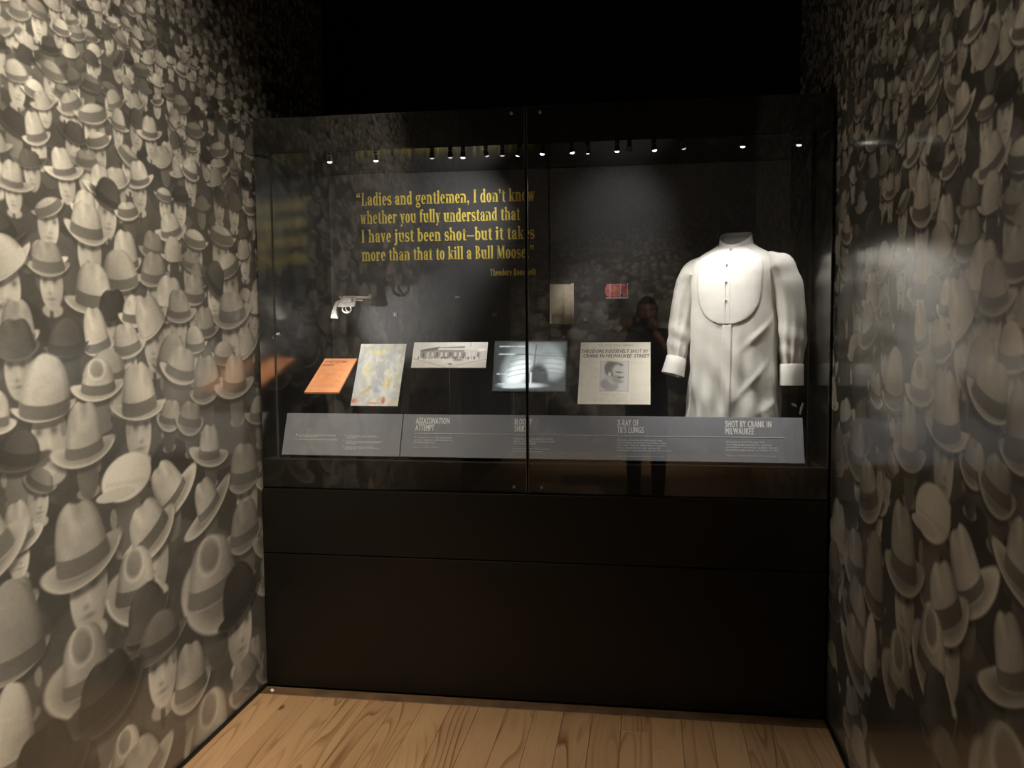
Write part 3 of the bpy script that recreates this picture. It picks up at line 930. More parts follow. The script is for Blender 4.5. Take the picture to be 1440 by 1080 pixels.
def serif_line(s, x0, x1, z, cap, y, parent, name, hang=None):
    polys, pen, start = [], 0.0, 0.0
    for c in s:
        g, adv = glyph(c)
        polys += [[(px + pen, pz) for px, pz in p] for p in g]
        pen += adv + .035
        if hang and c == hang: start = pen
    k = (x1 - x0) / (pen - .035 - start)
    mb = MB()
    for p in polys:
        n = len(p)
        mb.add([(x0 + (a - start) * k, y, z + b * cap) for a, b in p], [tuple(range(n))])
    me = bpy.data.meshes.new(name); me.from_pydata(mb.v, [], mb.f); me.update()
    return link_mesh(name, me, M_yellow, parent)


YQ = CB - .0012
serif_line('\u201cLadies and gentlemen, I don\u2019t know', -1.335, -.510, 2.100, .0600, YQ, bp[0], 'quote_line', hang='\u201c')
serif_line('whether you fully understand that', -1.341, -.578, 2.015, .0600, YQ, bp[0], 'quote_line')
serif_line('I have just been shot\u2014but it takes', -1.338, -.511, 1.928, .0600, YQ, bp[0], 'quote_line')
serif_line('more than that to kill a Bull Moose.\u201d', -1.336, -.515, 1.841, .0600, YQ, bp[0], 'quote_line')
serif_line('Theodore Roosevelt', -.721, -.507, 1.763, .0310, YQ, bp[0], 'quote_name')
# ------------------------------------------------------------------ case lamps along the front of the case ceiling
LX = [(-1.300, 1, 0), (-1.106, 1, 0), (-.866, 0, 0), (-.790, 0, 0), (-.740, 1, 0), (-.644, 0, 1), (-.577, 0, 0), (-.511, 1, 0),
      (-.414, 1, 0), (-.300, 1, 0), (-.236, 1, 1), (-.120, 1, 0), (-.0725, 1, 1), (.023, 1, 0), (.132, 0, 1), (.360, 1, 0), (.570, 1, 0)]
# what each one lights: aim, watts, beam angle
AIM = {-1.300: ((-1.36, 3.62, 1.30), 24.0, 44), -1.106: ((-1.16, 3.66, 1.26), 21.0, 32), -.740: ((-.84, 3.64, 1.34), 25.0, 30),
       -.511: ((-1.00, 3.98, 1.98), 25.0, 72), -.414: ((-.80, 3.48, 1.05), 28.0, 66), -.300: ((.36, 3.58, 1.32), 24.0, 60),
       -.236: ((-.26, 3.90, 1.66), 10.0, 34), -.120: ((-.14, 3.70, 1.28), 15.0, 34), -.0725: ((-.13, 3.98, 2.02), 5.2, 66),
       .023: ((.40, 3.58, 1.18), 21.0, 60), .360: ((.18, 3.50, 1.02), 30.0, 62), .570: ((.40, 3.60, 1.20), 10.0, 64)}
LWORD = ['first', 'second', 'third', 'fourth', 'fifth', 'sixth', 'seventh', 'eighth', 'ninth', 'tenth', 'eleventh', 'twelfth',
         'thirteenth', 'fourteenth', 'fifteenth', 'sixteenth', 'seventeenth']
for i, (x, lit, tilt) in enumerate(LX):
    y = 3.482 + (.012 if i % 3 == 1 else 0)
    lab = '%s %s spotlight under the case ceiling, %s from the left' % ('lit' if lit else 'unlit', 'tilted black' if tilt else 'small black', LWORD[i])
    r = empty('case_spotlight', (x, y, CT), lab, 'spotlight', 'small spotlights along the case ceiling')
    aim = Vector(AIM[x][0]) if x in AIM else Vector((x + (.3 if tilt else 0), y + .1, 1.6))
    top = Vector((x, y, CT))
    c = Vector((x, y, CT - .017))
    d = (aim - c).normalized()
    d = (d + Vector((0, 0, -1)) * (.4 if tilt else 1.6)).normalized()
    MB().tube([(x, y, CT), (x, y, CT - .004)], .0085, 14).build('mount', M_black, r, smooth=True)
    MB().tube([(x, y, CT - .003), tuple(c - d * .006)], .0035, 8).build('arm', M_black, r, smooth=True)
    MB().tube([c - d * .012, c - d * .010, c + d * .010, c + d * .014, c + d * .014, c + d * .010],
              [.006, .0095, .0105, .0130, .0108, .0100], 16).build('housing', M_black, r, smooth=True)
    MB().ball(tuple(c + d * .0125), (.0095, .0095, .006), 12, 8).build('lens', M_lens if lit else M_lensdim, r, smooth=True)
    if x in AIM:
        t, w, a = AIM[x]
        spot('beam', c + d * .020, t, w, a, blend=1.0, radius=.008, color=NEUT, parent=r)

# small stalk lamp low at the side: lights the revolver and throws its shadow on the back panel
P = Vector((-1.542, 3.494, 1.504))
T = Vector((-1.150, 3.98, 1.565))
d = (T - P).normalized()
r = empty('stalk_lamp', (-1.56, 3.48, 1.49), 'tiny chrome stalk lamp on the case side near the revolver', 'lamp')
MB().tube([(-1.565, 3.470, 1.488), (-1.556, 3.474, 1.490), tuple(P - d * .022)], [.006, .004, .004], 10).build('stalk', M_steel, r, smooth=True)
MB().tube([P - d * .026, P - d * .022, P - d * .004, P - d * .004], [.004, .007, .0085, .006], 14).build('head', M_steel, r, smooth=True)
MB().ball(tuple(P - d * .006), .0050, 10, 6).build('lens', M_lens, r, smooth=True)
spot('beam', P + d * .004, T, 17.0, 44, blend=1.0, radius=.0025, color=NEUT, parent=r)
# the like clamp at the other lower corner
r = empty('corner_clamp', (.60, 3.61, 1.18), 'small chrome clamp behind the label board beneath the right cuff', 'clamp')
MB().tube([(.607, 3.60, 1.17), (.612, 3.60, 1.195), (.618, 3.60, 1.215)], [.004, .006, .004], 10).build('screw', M_steel, r, smooth=True)
MB().tube([(.574, 3.60, 1.212), (.583, 3.60, 1.207), (.594, 3.60, 1.201)], [.003, .0065, .003], 10).build('finger', M_steel, r, smooth=True)
MB().tube([(.612, 3.60, 1.20), (.612, 3.61, 1.08), (.612, 3.61, .98)], .003, 8).build('rod', M_blackmatte, r, smooth=True)

# ------------------------------------------------------------------ label boards along the front
DB = Vector((0, 3.45, .995)); DT = Vector((0, .07, .17)).normalized(); DL = .1838
DN = Vector((1, 0, 0)).cross(DT)


def deck_M(x, t, off=.0008):
    o = DB + DT * t + DN * off
    return Matrix(((1, DT.x, DN.x, x + o.x), (0, DT.y, DN.y, o.y), (0, DT.z, DN.z, o.z), (0, 0, 0, 1)))


def deck_board(x0, x1, lab):
    r = empty('label_board', ((x0 + x1) / 2, 3.48, SILL), lab, 'label board')
    MB().box(0, x1 - x0, 0, DL, -.012, 0, M=deck_M(x0, 0, 0)).build('board', M_deck, r, bevel=.001, segs=1)
    MB().box(x0 + .03, x1 - .03, 3.474, 3.51, SILL, 1.02).build('bracket', M_blackmatte, r)
    return r


def lines_mesh(name, rows, parent, h, m=M_white, bold=.012):
    """rows of (text, x, t, width)"""
    objs = []
    for s, x, t, w in rows:
        objs.append(text_mesh(name, s, m, parent, deck_M(x, t), h, w, bold=bold))
    return objs


b1 = deck_board(-1.531, -1.0165, 'left grey sloping label board with only small numbered captions')
b2 = deck_board(-1.0125, .603, 'long grey sloping label board with four white headings under the exhibits')
for n_, x, t in (('1', -1.476, .0855), ('2', -1.477, .0665), ('3', -1.2625, .0850), ('4', -1.2637, .0612), ('5', -1.2648, .0372)):
    lines_mesh('caption_number', [(n_, x, t, .0035)], b1, .0052)
lines_mesh('caption_lettering', [('COLT .38 REVOLVER, THE WEAPON JOHN SCHRANK USED ON OCTOBER', -1.4633, .0846, .162),
                                 ('14, 1912, MILWAUKEE, WISCONSIN', -1.4640, .0778, .078)], b1, .0046)
lines_mesh('caption_lettering', [('BULLET FIRED FROM THE REVOLVER AND REPLICA OF THE CARTRIDGE', -1.4631, .0656, .172)], b1, .0046)
lines_mesh('caption_lettering', [('TR SPEECH MANUSCRIPT, 50 PAGES, FOLDED IN HALF', -1.2504, .0843, .131),
                                 ('AND CARRIED IN THE BREAST POCKET OF HIS COAT,', -1.2510, .0788, .147), ('MILWAUKEE, 1912', -1.2515, .0733, .049)], b1, .0042)
lines_mesh('caption_lettering', [('SPECTACLE CASE OF STEEL IN RED LEATHER THAT SLOWED', -1.2513, .0606, .156),
                                 ('THE BULLET ON ITS WAY THROUGH THE FOLDED PAGES', -1.2520, .0552, .145), ('OF THE SPEECH', -1.2525, .0498, .047)], b1, .0042)
lines_mesh('caption_lettering', [('EVENING DRESS SHIRT WORN AT THE MILWAUKEE', -1.2528, .0366, .122),
                                 ('GILPATRICK HOTEL ON THE NIGHT OF THE SHOOTING', -1.2534, .0311, .147), ('LENT BY THE PARK', -1.2540, .0256, .047)], b1, .0042)
MB().box(0, .5348 + .9594, -.0006, .0006, 0, .0005, M=deck_M(-.9594, .1012)).build('rule_line', M_rule, b2)
for x, h1, w1, h2, w2 in ((-.9567, 'ASSASSINATION', .1437, 'ATTEMPT', .080), (-.5379, 'BLOODY', .0705, 'SHIRT', .0530),
                          (-.1187, 'X-RAY OF', .085, 'TR\u2019S LUNGS', .105), (.3070, 'SHOT BY CRANK IN', .176, 'MILWAUKEE', .109)):
    text_mesh('heading_lettering', h1, M_white, b2, deck_M(x, .1425), .0262, w1, bold=.042, track=1.14)
    text_mesh('heading_lettering', h2, M_white, b2, deck_M(x, .1130), .0262, w2, bold=.042, track=1.14)
BODY = [(-.9590, .0808, .0109, [('The dramatic scene of the assassination', .162), ('attempt is depicted in this illustration by', .165), ('John Fisher from 1912.', .092)],
         [('LIBRARY OF CONGRESS COLLECTION', .108)], .0385),
        (-.5398, .0805, .0100, [('Despite his injury, TR spoke for over 50', .161), ('minutes at the Milwaukee Coliseum while', .170), ('blood soaked his shirt.', .094)],
         [('COURTESY OF THEODORE ROOSEVELT BIRTHPLACE', .153), ('NATIONAL HISTORIC SITE, NEW YORK', .122)], .0385),
        (-.1189, .0806, .0105, [('The bullet, slowed by his steel eyeglass case', .178), ('and the folded manuscript in his pocket, lodged', .195), ('in his chest. When he finally went to a hospital,', .195),
                                ('doctors determined the bullet was best left', .172), ('undisturbed. It remained there for the rest of his life.', .216)],
         [('LIBRARY OF CONGRESS PRINTS AND PHOTOGRAPHS DIVISION', .187)], .0150),
        (.3085, .0788, .0108, [('The sentence of the front page of the', .148), ('New York Herald described the attempted', .173), ('assassination of presidential candidate Theodore', .200),
                               ('Roosevelt by John Schrank on October 15, 1912.', .201)],
         [('LIBRARY OF CONGRESS PRINTS AND PHOTOGRAPHS DIVISION', .190)], .0237)]
for x, t, dp, rows, creds, tc_ in BODY:
    for k, (s, w) in enumerate(rows):
        text_mesh('body_lettering', s, M_white, b2, deck_M(x, t - k * dp), .0066, w, bold=.018)
    for k, (s, w) in enumerate(creds):
        text_mesh('credit_lettering', s, M_white, b2, deck_M(x, tc_ - k * .0098), .0046, w, bold=.014)

# ------------------------------------------------------------------ plates on clear rods


def plate_frame(xl, xr, Db, zb, dt, h):
    b = Vector((0, Db, zb)); t = Vector((0, dt, h)); L = t.length; t.normalize()
    n = Vector((1, 0, 0)).cross(t)

    def M(u, v, off=0.0):
        o = b + t * v + n * off
        return Matrix(((1, t.x, n.x, xl + u + o.x), (0, t.y, n.y, o.y), (0, t.z, n.z, o.z), (0, 0, 0, 1)))
    return M, xr - xl, L, t, n


def rod_stand(r, xs_, Db, zb, dt, h, m=None):
    for x in xs_:
        MB().tube([(x, Db + dt * .45, SILL), (x, Db + dt * .45, zb + h * .45 - .008)], .0035, 8).build('stand_rod', m or M_acryl, r, smooth=True)


def sheet(name, M, w, L, nu, nv, rgb, m, parent, off=.0007):
    o = M(0, 0, off)
    P0 = o @ Vector((0, 0, 0)); U = o @ Vector((1, 0, 0)) - P0; V = o @ Vector((0, 1, 0)) - P0
    return grid_sheet(name, tuple(P0), tuple(U), tuple(V), np.linspace(.0008, w - .0008, nu), np.linspace(.0008, L - .0008, nv), rgb, m, parent)


def blob(u, v, cu, cv, ru, rv, soft=.25, rot=0.0):
    a, b = u - cu, v - cv
    c, s = math.cos(rot), math.sin(rot)
    e = np.hypot((a * c + b * s) / ru, (-a * s + b * c) / rv)
    return 1 - sstep(e, 1 - soft, 1 + soft)


def lay(img, mask, col):
    img[...] = img * (1 - mask[..., None]) + np.asarray(col, float) * mask[..., None]


def uvgrid(nu, nv):
    return np.meshgrid(np.linspace(0, 1, nu), np.linspace(0, 1, nv))


M_print = print_material('exhibit_print', rough=.35)
M_board = material('white_mount_board', (.62, .61, .58), .6, vary=.03)

# orange flyer
M_orange = material('orange_card', (.86, .36, .15), .42, vary=.05, vscale=25)
M_orangeink = material('purple_orange_ink', (.30, .055, .10), .6, vary=.1)
M_orangefaint = material('faint_orange_ink', (.42, .16, .06), .6, vary=.1)
M, w, L, t_, n_ = plate_frame(-1.452, -1.298, 3.52, 1.2565, .25, .1325)
r = empty('orange_flyer', (-1.375, 3.64, SILL), 'bright orange printed flyer lying back on a stand beside the illustration', 'sign')
MB().box(0, w, 0, L, -.009, 0, M=M(0, 0)).build('card', M_orange, r, bevel=.0008, segs=1)
text_mesh('title_lettering', 'FUNNY OLD MAN', M_orangeink, r, M(.015, L - .040, .0006), .020, .100, bold=.02, shear=.15)
text_mesh('title_lettering', 'BANDIT', M_orangeink, r, M(.013, L - .070, .0006), .020, .050, bold=.02, shear=.15)
for k in range(11):
    text_mesh('body_lettering', ['the man with the stick has gone', 'to see the crowd in the square', 'and all the town came out to', 'hear him speak of the fair deal'][k % 4], M_orangefaint, r,
              M(.018, L - .098 - k * .0145, .0006), .0065, .10 + .018 * math.sin(k * 2.1))
rod_stand(r, (-1.375,), 3.52, 1.2565, .25, .1325)

# coloured illustration
M, w, L, t_, n_ = plate_frame(-1.268, -1.0575, 3.58, 1.192, .16, .263)
r = empty('illustration_print', (-1.163, 3.66, SILL), 'pale coloured magazine illustration of a scuffle, tallest plate beside the orange flyer', 'print')
MB().box(0, w, 0, L, -.006, 0, M=M(0, 0)).build('mount_board', M_board, r, bevel=.0006, segs=1)
u, v = uvgrid(110, 150)
im = np.ones(u.shape + (3,)) * np.array([.56, .55, .49])
rg = np.random.RandomState(5)
for k in range(150):
    cu, cv = rg.rand(2); s = rg.uniform(.03, .12)
    c = np.array([[.60, .60, .50], [.46, .47, .48], [.66, .65, .58], [.55, .53, .40], [.50, .52, .44], [.44, .46, .53]][rg.randint(6)])
    lay(im, blob(u, v, cu, cv, s, s * rg.uniform(.4, 1.3), .5, rg.uniform(0, 3)) * .6, c)
lay(im, blob(u, v, .50, .45, .13, .30, .2) * .75, (.36, .38, .43))       # man in grey, centre
lay(im, blob(u, v, .50, .30, .05, .14, .3) * .8, (.33, .39, .55))
lay(im, blob(u, v, .52, .76, .07, .06, .3) * .9, (.62, .52, .40))        # his face
lay(im, blob(u, v, .47, .86, .12, .04, .3) * .9, (.68, .63, .22))        # yellow hat
lay(im, blob(u, v, .20, .56, .10, .06, .3, .5) * .8, (.66, .62, .34))
lay(im, blob(u, v, .27, .42, .07, .13, .3, .3) * .8, (.60, .58, .34))
lay(im, blob(u, v, .70, .36, .08, .10, .3) * .8, (.60, .47, .16))
lay(im, blob(u, v, .66, .52, .05, .05, .3) * .9, (.66, .60, .45))
lay(im, blob(u, v, .80, .55, .14, .07, .3) * .7, (.64, .62, .50))
lay(im, blob(u, v, .08, .08, .08, .035, .3) * .9, (.60, .17, .10))
lay(im, blob(u, v, .68, .09, .04, .06, .3) * .9, (.58, .18, .10))
lay(im, blob(u, v, .47, .04, .13, .02, .3) * .8, (.60, .30, .18))
lay(im, blob(u, v, .92, .055, .09, .025, .3) * .9, (.62, .50, .14))
lay(im, blob(u, v, .28, .23, .12, .03, .4, .4) * .7, (.58, .36, .22))
lay(im, blob(u, v, .36, .29, .04, .025, .3) * .8, (.34, .45, .28))
for k in range(26):
    cu, cv = rg.rand(2)
    lay(im, blob(u, v, cu, cv, .008, rg.uniform(.04, .14), .5, rg.uniform(-.8, .8)) * .45, (.36, .35, .32))
for k in range(240):
    cu, cv = rg.rand(2); s = rg.uniform(.012, .05)
    c = np.array([[.62, .61, .50], [.40, .41, .42], [.66, .65, .58], [.50, .47, .33], [.46, .48, .40], [.40, .43, .52]][rg.randint(6)])
    lay(im, blob(u, v, cu, cv, s, s * rg.uniform(.3, 1.8), .6, rg.uniform(0, 3)) * .42, c)
im = np.clip((im - .5) * 1.35 + .5, .1, .8)
im = im * .82 + .18 * im.mean(axis=2, keepdims=True)
sheet('picture', M, w, L, 110, 150, im, M_print, r)
rod_stand(r, (-1.163,), 3.58, 1.192, .16, .263)

# panoramic black-and-white photograph
M, w, L, t_, n_ = plate_frame(-.9955, -.6715, 3.58, 1.357, .06, .107)
r = empty('panorama_photograph', (-.833, 3.61, SILL), 'long black-and-white photograph of a street corner storefront with a crowd', 'photograph')
MB().box(0, w, 0, L, -.005, 0, M=M(0, 0)).build('mount_board', M_board, r, bevel=.0006, segs=1)
u, v = uvgrid(200, 70)
im = np.ones(u.shape + (3,)) * .60
lay(im, sstep(.34 - .25 * np.abs(u - .48), v - .02, v + .02), (.55, .53, .49))
def quad(a, b, c, d_, col, k=1.0):
    """building face between u a..b, foot v c, head v d"""
    lay(im, (sstep(u, a - .004, a + .004) * (1 - sstep(u, b - .004, b + .004)) * sstep(v, c - .01, c + .01) * (1 - sstep(v, d_ - .01, d_ + .01))) * k, col)
quad(.10, .36, .36, .64 + .5 * (u - .1), (.30, .29, .28))
quad(.10, .36, .62 + .35 * (u - .1), .70 + .5 * (u - .1), (.17, .16, .16))
quad(.36, .70, .36, .72, (.26, .25, .25))
quad(.34, .72, .70, .77, (.62, .61, .58))
quad(.36, .70, .77, .80 + .12 * (u - .36), (.22, .21, .21))
quad(.70, .98, .40, .72 - .25 * (u - .7), (.52, .51, .48))
for k in range(14):
    a = .13 + k * .062
    quad(a, a + .030, .42, .60, (.62, .61, .58) if k % 3 else (.12, .12, .12), .75)
for k in range(70):
    a = .07 + .84 * rg.rand()
    lay(im, blob(u, v, a, .36 + .04 * rg.rand(), .005, .06, .4) * .85, (.10, .10, .10) if rg.rand() < .7 else (.6, .59, .55))
quad(.40, .58, .18, .34, (.63, .62, .59), .7)
lay(im, blob(u, v, .52, .14, .03, .03, .4) * .9, (.10, .10, .10))
lay(im, blob(u, v, .62, .30, .07, .04, .4) * .8, (.16, .16, .16))
lay(im, np.exp(-((v - .36 + .75 * (u - 0)) / .02) ** 2) * (u < .48) * .6, (.25, .24, .23))
lay(im, np.exp(-((v - .02 - .62 * (u - .5)) / .02) ** 2) * (u > .52) * .6, (.28, .27, .26))
lay(im, np.exp(-((u - .775) / .004) ** 2) * (v > .82) * .9, (.12, .12, .12))
lay(im, blob(u, v, .93, .70, .05, .06, .5) * .9, (.82, .81, .78))
im *= np.array([1.0, .965, .92])
sheet('picture', M, w, L, 200, 70, im, M_print, r)
rod_stand(r, (-.833,), 3.58, 1.357, .06, .107)

# X-ray film on a light box
M, w, L, t_, n_ = plate_frame(-.6455, -.3325, 3.58, 1.257, .085, .210)
r = empty('xray_lightbox', (-.489, 3.62, SILL), 'glowing chest X-ray film on a thin framed light box', 'X-ray')
MB().box(0, w, 0, L, -.010, -.001, M=M(0, 0)).build('light_box', M_blackmatte, r, bevel=.001, segs=1)
fr = MB()
fr.box(0, w, 0, .0045, -.010, .003, M=M(0, 0)).box(0, w, L - .0045, L, -.010, .003, M=M(0, 0))
fr.box(0, .0045, .0045, L - .0045, -.010, .003, M=M(0, 0)).box(w - .0045, w, .0045, L - .0045, -.010, .003, M=M(0, 0))
fr.build('frame', M_edge, r)
u, v = uvgrid(170, 120)
im = np.ones(u.shape) * .075
im += .03 * sstep(u, .0, .3)
lay1 = lambda m_, c_: im.__setitem__(Ellipsis, im * (1 - m_) + c_ * m_)
lay1(blob(u, v, .42, .80, .22, .20, .5), .26)                 # shoulders
lay1(blob(u, v, .68, .82, .22, .17, .5), .32)
lay1(blob(u, v, .38, .50, .25, .42, .25, -.25), .50)          # left lung, very bright low
lay1(blob(u, v, .335, .36, .13, .30, .6, -.32), 1.6)
lay1(blob(u, v, .78, .56, .19, .34, .22, .15), .42)
lay1(blob(u, v, .82, .52, .12, .16, .6), .70)
lay1(blob(u, v, .62, .28, .13, .26, .25), .10)                # heart
for k, (a, b, cc) in enumerate(((.26, .74, .05), (.22, .64, .06), (.20, .54, .07), (.19, .44, .08), (.19, .35, .08))):
    q = np.exp(-((v - b - .18 * (u - .4) + .8 * (u - .4) ** 2) / .013) ** 2) * (u > a) * (u < .52)
    lay1(q * .5, .25)
    q = np.exp(-((v - b - .02 + .7 * (u - .72) ** 2) / .013) ** 2) * (u > .66) * (u < .95)
    lay1(q * .5, .25)
lay1(np.exp(-((u - .555 - .05 * (v - .5)) / .010) ** 2) * (v > .38) * (v < .93) * .8, .10)
lay1(np.exp(-((v - .715 - .02 * np.sin(u * 5)) / .008) ** 2) * (u > .3) * .7, .12)
lay1(np.exp(-((u - .517) / .012) ** 2) * (v > .15) * (v < .38), 1.3)
lay1(blob(u, v, .40, .12, .26, .05, .6), 1.1)
lay1(sstep(.06 - v, -.02, .02), .10)
lay1(sstep(np.abs(u - .5), .475, .495), .05)
for vv, a, b in ((.895, .06, .46), (.74, .06, .29), (.345, .05, .18), (.15, .06, .17), (.085, .14, .34)):
    q = np.exp(-((v - vv) / .012) ** 2) * (u > a) * (u < b) * (np.sin(u * 260 + vv * 50) > -.5)
    lay1(q * .9, 1.3)
tintx = np.stack([im * .88, im * .97, im * .96], -1)
M_film = material('xray_film', (.018, .022, .022), .3, spec=.2, attr='ink', attr_emit=.80)
for n__ in M_film.node_tree.links:
    if n__.to_socket.name == 'Base Color':
        M_film.node_tree.links.remove(n__)
        break
sheet('film', M, w, L, 170, 120, tintx, M_film, r, off=.0005)
rod_stand(r, (-.56, -.42), 3.58, 1.257, .085, .210)

# newspaper front page
M, w, L, t_, n_ = plate_frame(-.2853, .0135, 3.58, 1.2065, .19, .251)
r = empty('newspaper_page', (-.136, 3.67, SILL), 'yellowed newspaper front page with a portrait and a two-line headline', 'newspaper')
M_news = print_material('newsprint', rough=.7, spec=.2)
u, v = uvgrid(150, 150)
paper = np.array([.60, .56, .47])
im = np.ones(u.shape + (3,)) * paper
mott = rg.rand(20, 20)
im *= (.93 + .14 * mott[(v * 19).astype(int), (u * 19).astype(int)])[..., None] * .5 + .5
for k in range(46):                      # columns of small type
    vv = .04 + k * .0142
    for a, b in ((.02, .26), (.72, .98)):
        q = np.exp(-((v - vv) / .0035) ** 2) * (u > a) * (u < b) * (np.sin(u * 190 + k * 2.3) > -.8)
        lay(im, q * .22, (.22, .20, .17))
    if vv < .17:
        q = np.exp(-((v - vv) / .0035) ** 2) * (u > .29) * (u < .69)
        lay(im, q * .2, (.22, .20, .17))
lay(im, (np.maximum(np.abs(u - .495) / .205, np.abs(v - .445) / .245) < 1).astype(float), (.50, .475, .45))
edge_ = np.maximum(np.abs(u - .495) / .205, np.abs(v - .445) / .245)
lay(im, ((edge_ < 1) & (edge_ > .955)).astype(float) * .6, (.30, .28, .26))
ink1, ink2, ink3 = (.16, .155, .15), (.30, .29, .275), (.50, .48, .45)
lay(im, blob(u, v, .43, .30, .13, .09, .2, -.35), ink2)            # collar and shoulder
lay(im, blob(u, v, .49, .49, .125, .175, .12), (.42, .40, .375))   # head in three-quarter view
lay(im, blob(u, v, .44, .56, .085, .125, .2, .15), ink1)           # hair
lay(im, blob(u, v, .52, .635, .10, .035, .3, -.15), ink1)
lay(im, blob(u, v, .54, .53, .07, .10, .35), (.46, .44, .41))      # brow
lay(im, blob(u, v, .56, .505, .055, .014, .5, -.1), ink1)
lay(im, blob(u, v, .52, .40, .05, .06, .5), ink2)
lay(im, blob(u, v, .585, .425, .045, .020, .4, .1), ink1)          # moustache
lay(im, blob(u, v, .595, .46, .016, .03, .4), ink3)
lay(im, blob(u, v, .56, .355, .06, .03, .5), ink2)
lay(im, blob(u, v, .43, .47, .022, .04, .4), ink3)                 # ear
sheet('page_print', M, w, L, 150, 150, im, M_news, r)
MB().box(0, w, 0, L, -.004, 0, M=M(0, 0)).build('page', material('newsprint_paper', (.58, .54, .46), .8, vary=.08, vscale=18), r)
text_mesh('headline_lettering', 'THEODORE ROOSEVELT SHOT BY', M_ink, r, M(.004, L * .825, .0012), .0165, w - .012, bold=.012, shear=.18)
text_mesh('headline_lettering', 'CRANK IN MILWAUKEE  STREET', M_ink, r, M(.014, L * .745, .0012), .0165, w - .018, bold=.012, shear=.18)
text_mesh('masthead_lettering', 'THE  NEW  YORK  HERALD.', M_rule if False else material('faded_ink', (.30, .28, .25), .8, vary=.1), r, M(.075, L * .935, .0012), .009, .155, bold=.004)
rod_stand(r, (-.136,), 3.58, 1.2065, .19, .251)

# ------------------------------------------------------------------ things pinned to the back panel
# revolver: nickel frame, pearl grips, muzzle to the right
GY, GK = 3.75, .0002995
GX, GZ = -1.4463, 1.7085          # place of the drawing's corner


def g(zx, zy):
    return (GX + zx * GK, GZ - zy * GK)


M_nickel = material('worn_nickel', (.62, .60, .58), .30, metal=.85, vary=.12, vscale=120)
M_pearl = material('pearl_grip', (.27, .265, .24), .35, vary=.28, vscale=140)
r = empty('revolver', (-1.31, GY, 1.58), 'nickel-plated revolver with pearly grips mounted before the back panel', 'revolver')
MB().prism([g(*p) for p in [(318, 126), (482, 124), (525, 132), (528, 182), (515, 205), (497, 290), (240, 292), (212, 262), (196, 222), (225, 196), (285, 178)]],
           GY - .006, GY + .006).build('frame', M_nickel, r, bevel=.0012)
MB().tube([(g(480, 150)[0], GY, g(480, 150)[1]), (g(768, 152)[0], GY, g(768, 152)[1])], [.0068, .0060], 16).build('barrel', M_nickel, r, smooth=True)
MB().tube([(g(520, 192)[0], GY, g(520, 192)[1]), (g(605, 194)[0], GY, g(605, 194)[1]), (g(616, 194)[0], GY, g(616, 194)[1])], [.0032, .0032, .0038], 10).build('ejector_rod', M_nickel, r, smooth=True)
MB().prism([g(*p) for p in [(708, 132), (722, 108), (742, 103), (758, 112), (764, 134)]], GY - .0018, GY + .0018).build('front_sight', M_nickel, r)
cyl = MB()
pts, rr = [], []
for k in range(48):
    a = 2 * math.pi * k / 48
    rr.append(.0145 - .0022 * max(0, math.cos(6 * a)) ** 3)
x0, z0 = g(318, 192); x1 = g(458, 192)[0]
vs = [(xx, GY + q * math.cos(2 * math.pi * k / 48), z0 + q * math.sin(2 * math.pi * k / 48)) for xx in (x0, x1) for k, q in enumerate(rr)]
cyl.add(vs, [(k, (k + 1) % 48, (k + 1) % 48 + 48, k + 48) for k in range(48)] + [tuple(range(48)), tuple(range(48, 96))])
cyl.build('cylinder', M_nickel, r)
cx_, cz_ = g(370, 322)
MB().tube([(cx_ + .0205 * math.cos(a), GY, cz_ + .0165 * math.sin(a)) for a in np.linspace(math.pi * .82, math.pi * 2.18, 22)], .0022, 8, flat=1.6).build('trigger_guard', M_nickel, r, smooth=True)
MB().tube([(g(352, 285)[0], GY, g(352, 285)[1]), (g(352, 315)[0], GY, g(352, 315)[1]), (g(366, 345)[0], GY, g(366, 345)[1]), (g(392, 362)[0], GY, g(392, 362)[1])],
          [.003, .0024, .002, .0014], 8).build('trigger', M_nickel, r, smooth=True)
MB().prism([g(*p) for p in [(258, 132), (270, 128), (300, 148), (318, 150), (318, 180), (288, 178), (262, 148)]], GY - .003, GY + .003).build('hammer', M_nickel, r)
MB().prism([g(*p) for p in [(205, 208), (232, 215), (250, 238), (238, 275), (222, 312), (218, 345), (228, 400), (242, 468), (190, 462), (120, 458), (128, 415), (145, 355), (170, 290), (190, 240)]],
           GY - .010, GY + .010).build('grip', M_pearl, r, bevel=.003)
MB().tube([(-1.345, GY + .004, 1.625), (-1.345, CB, 1.625)], .0022, 8).build('mount_pin', M_acryl, r, smooth=True)
MB().tube([(-1.285, GY + .004, 1.657), (-1.285, CB, 1.657)], .0022, 8).build('mount_pin', M_acryl, r, smooth=True)

# bullet on a pin
r = empty('bullet', (-.857, 3.90, 1.663), 'single small lead bullet held on a pin right of the revolver', 'bullet')
MB().tube([(-.870, 3.90, 1.663), (-.868, 3.90, 1.663), (-.856, 3.90, 1.663), (-.849, 3.90, 1.663), (-.846, 3.90, 1.663)], [.0042, .0050, .0050, .0032, .0008], 14).build(
    'slug', material('lead', (.66, .62, .57), .35, metal=.5, vary=.1), r, smooth=True)
MB().tube([(-.862, 3.903, 1.662), (-.862, CB, 1.655)], .0010, 6).build('mount_pin', M_steel, r, smooth=True)

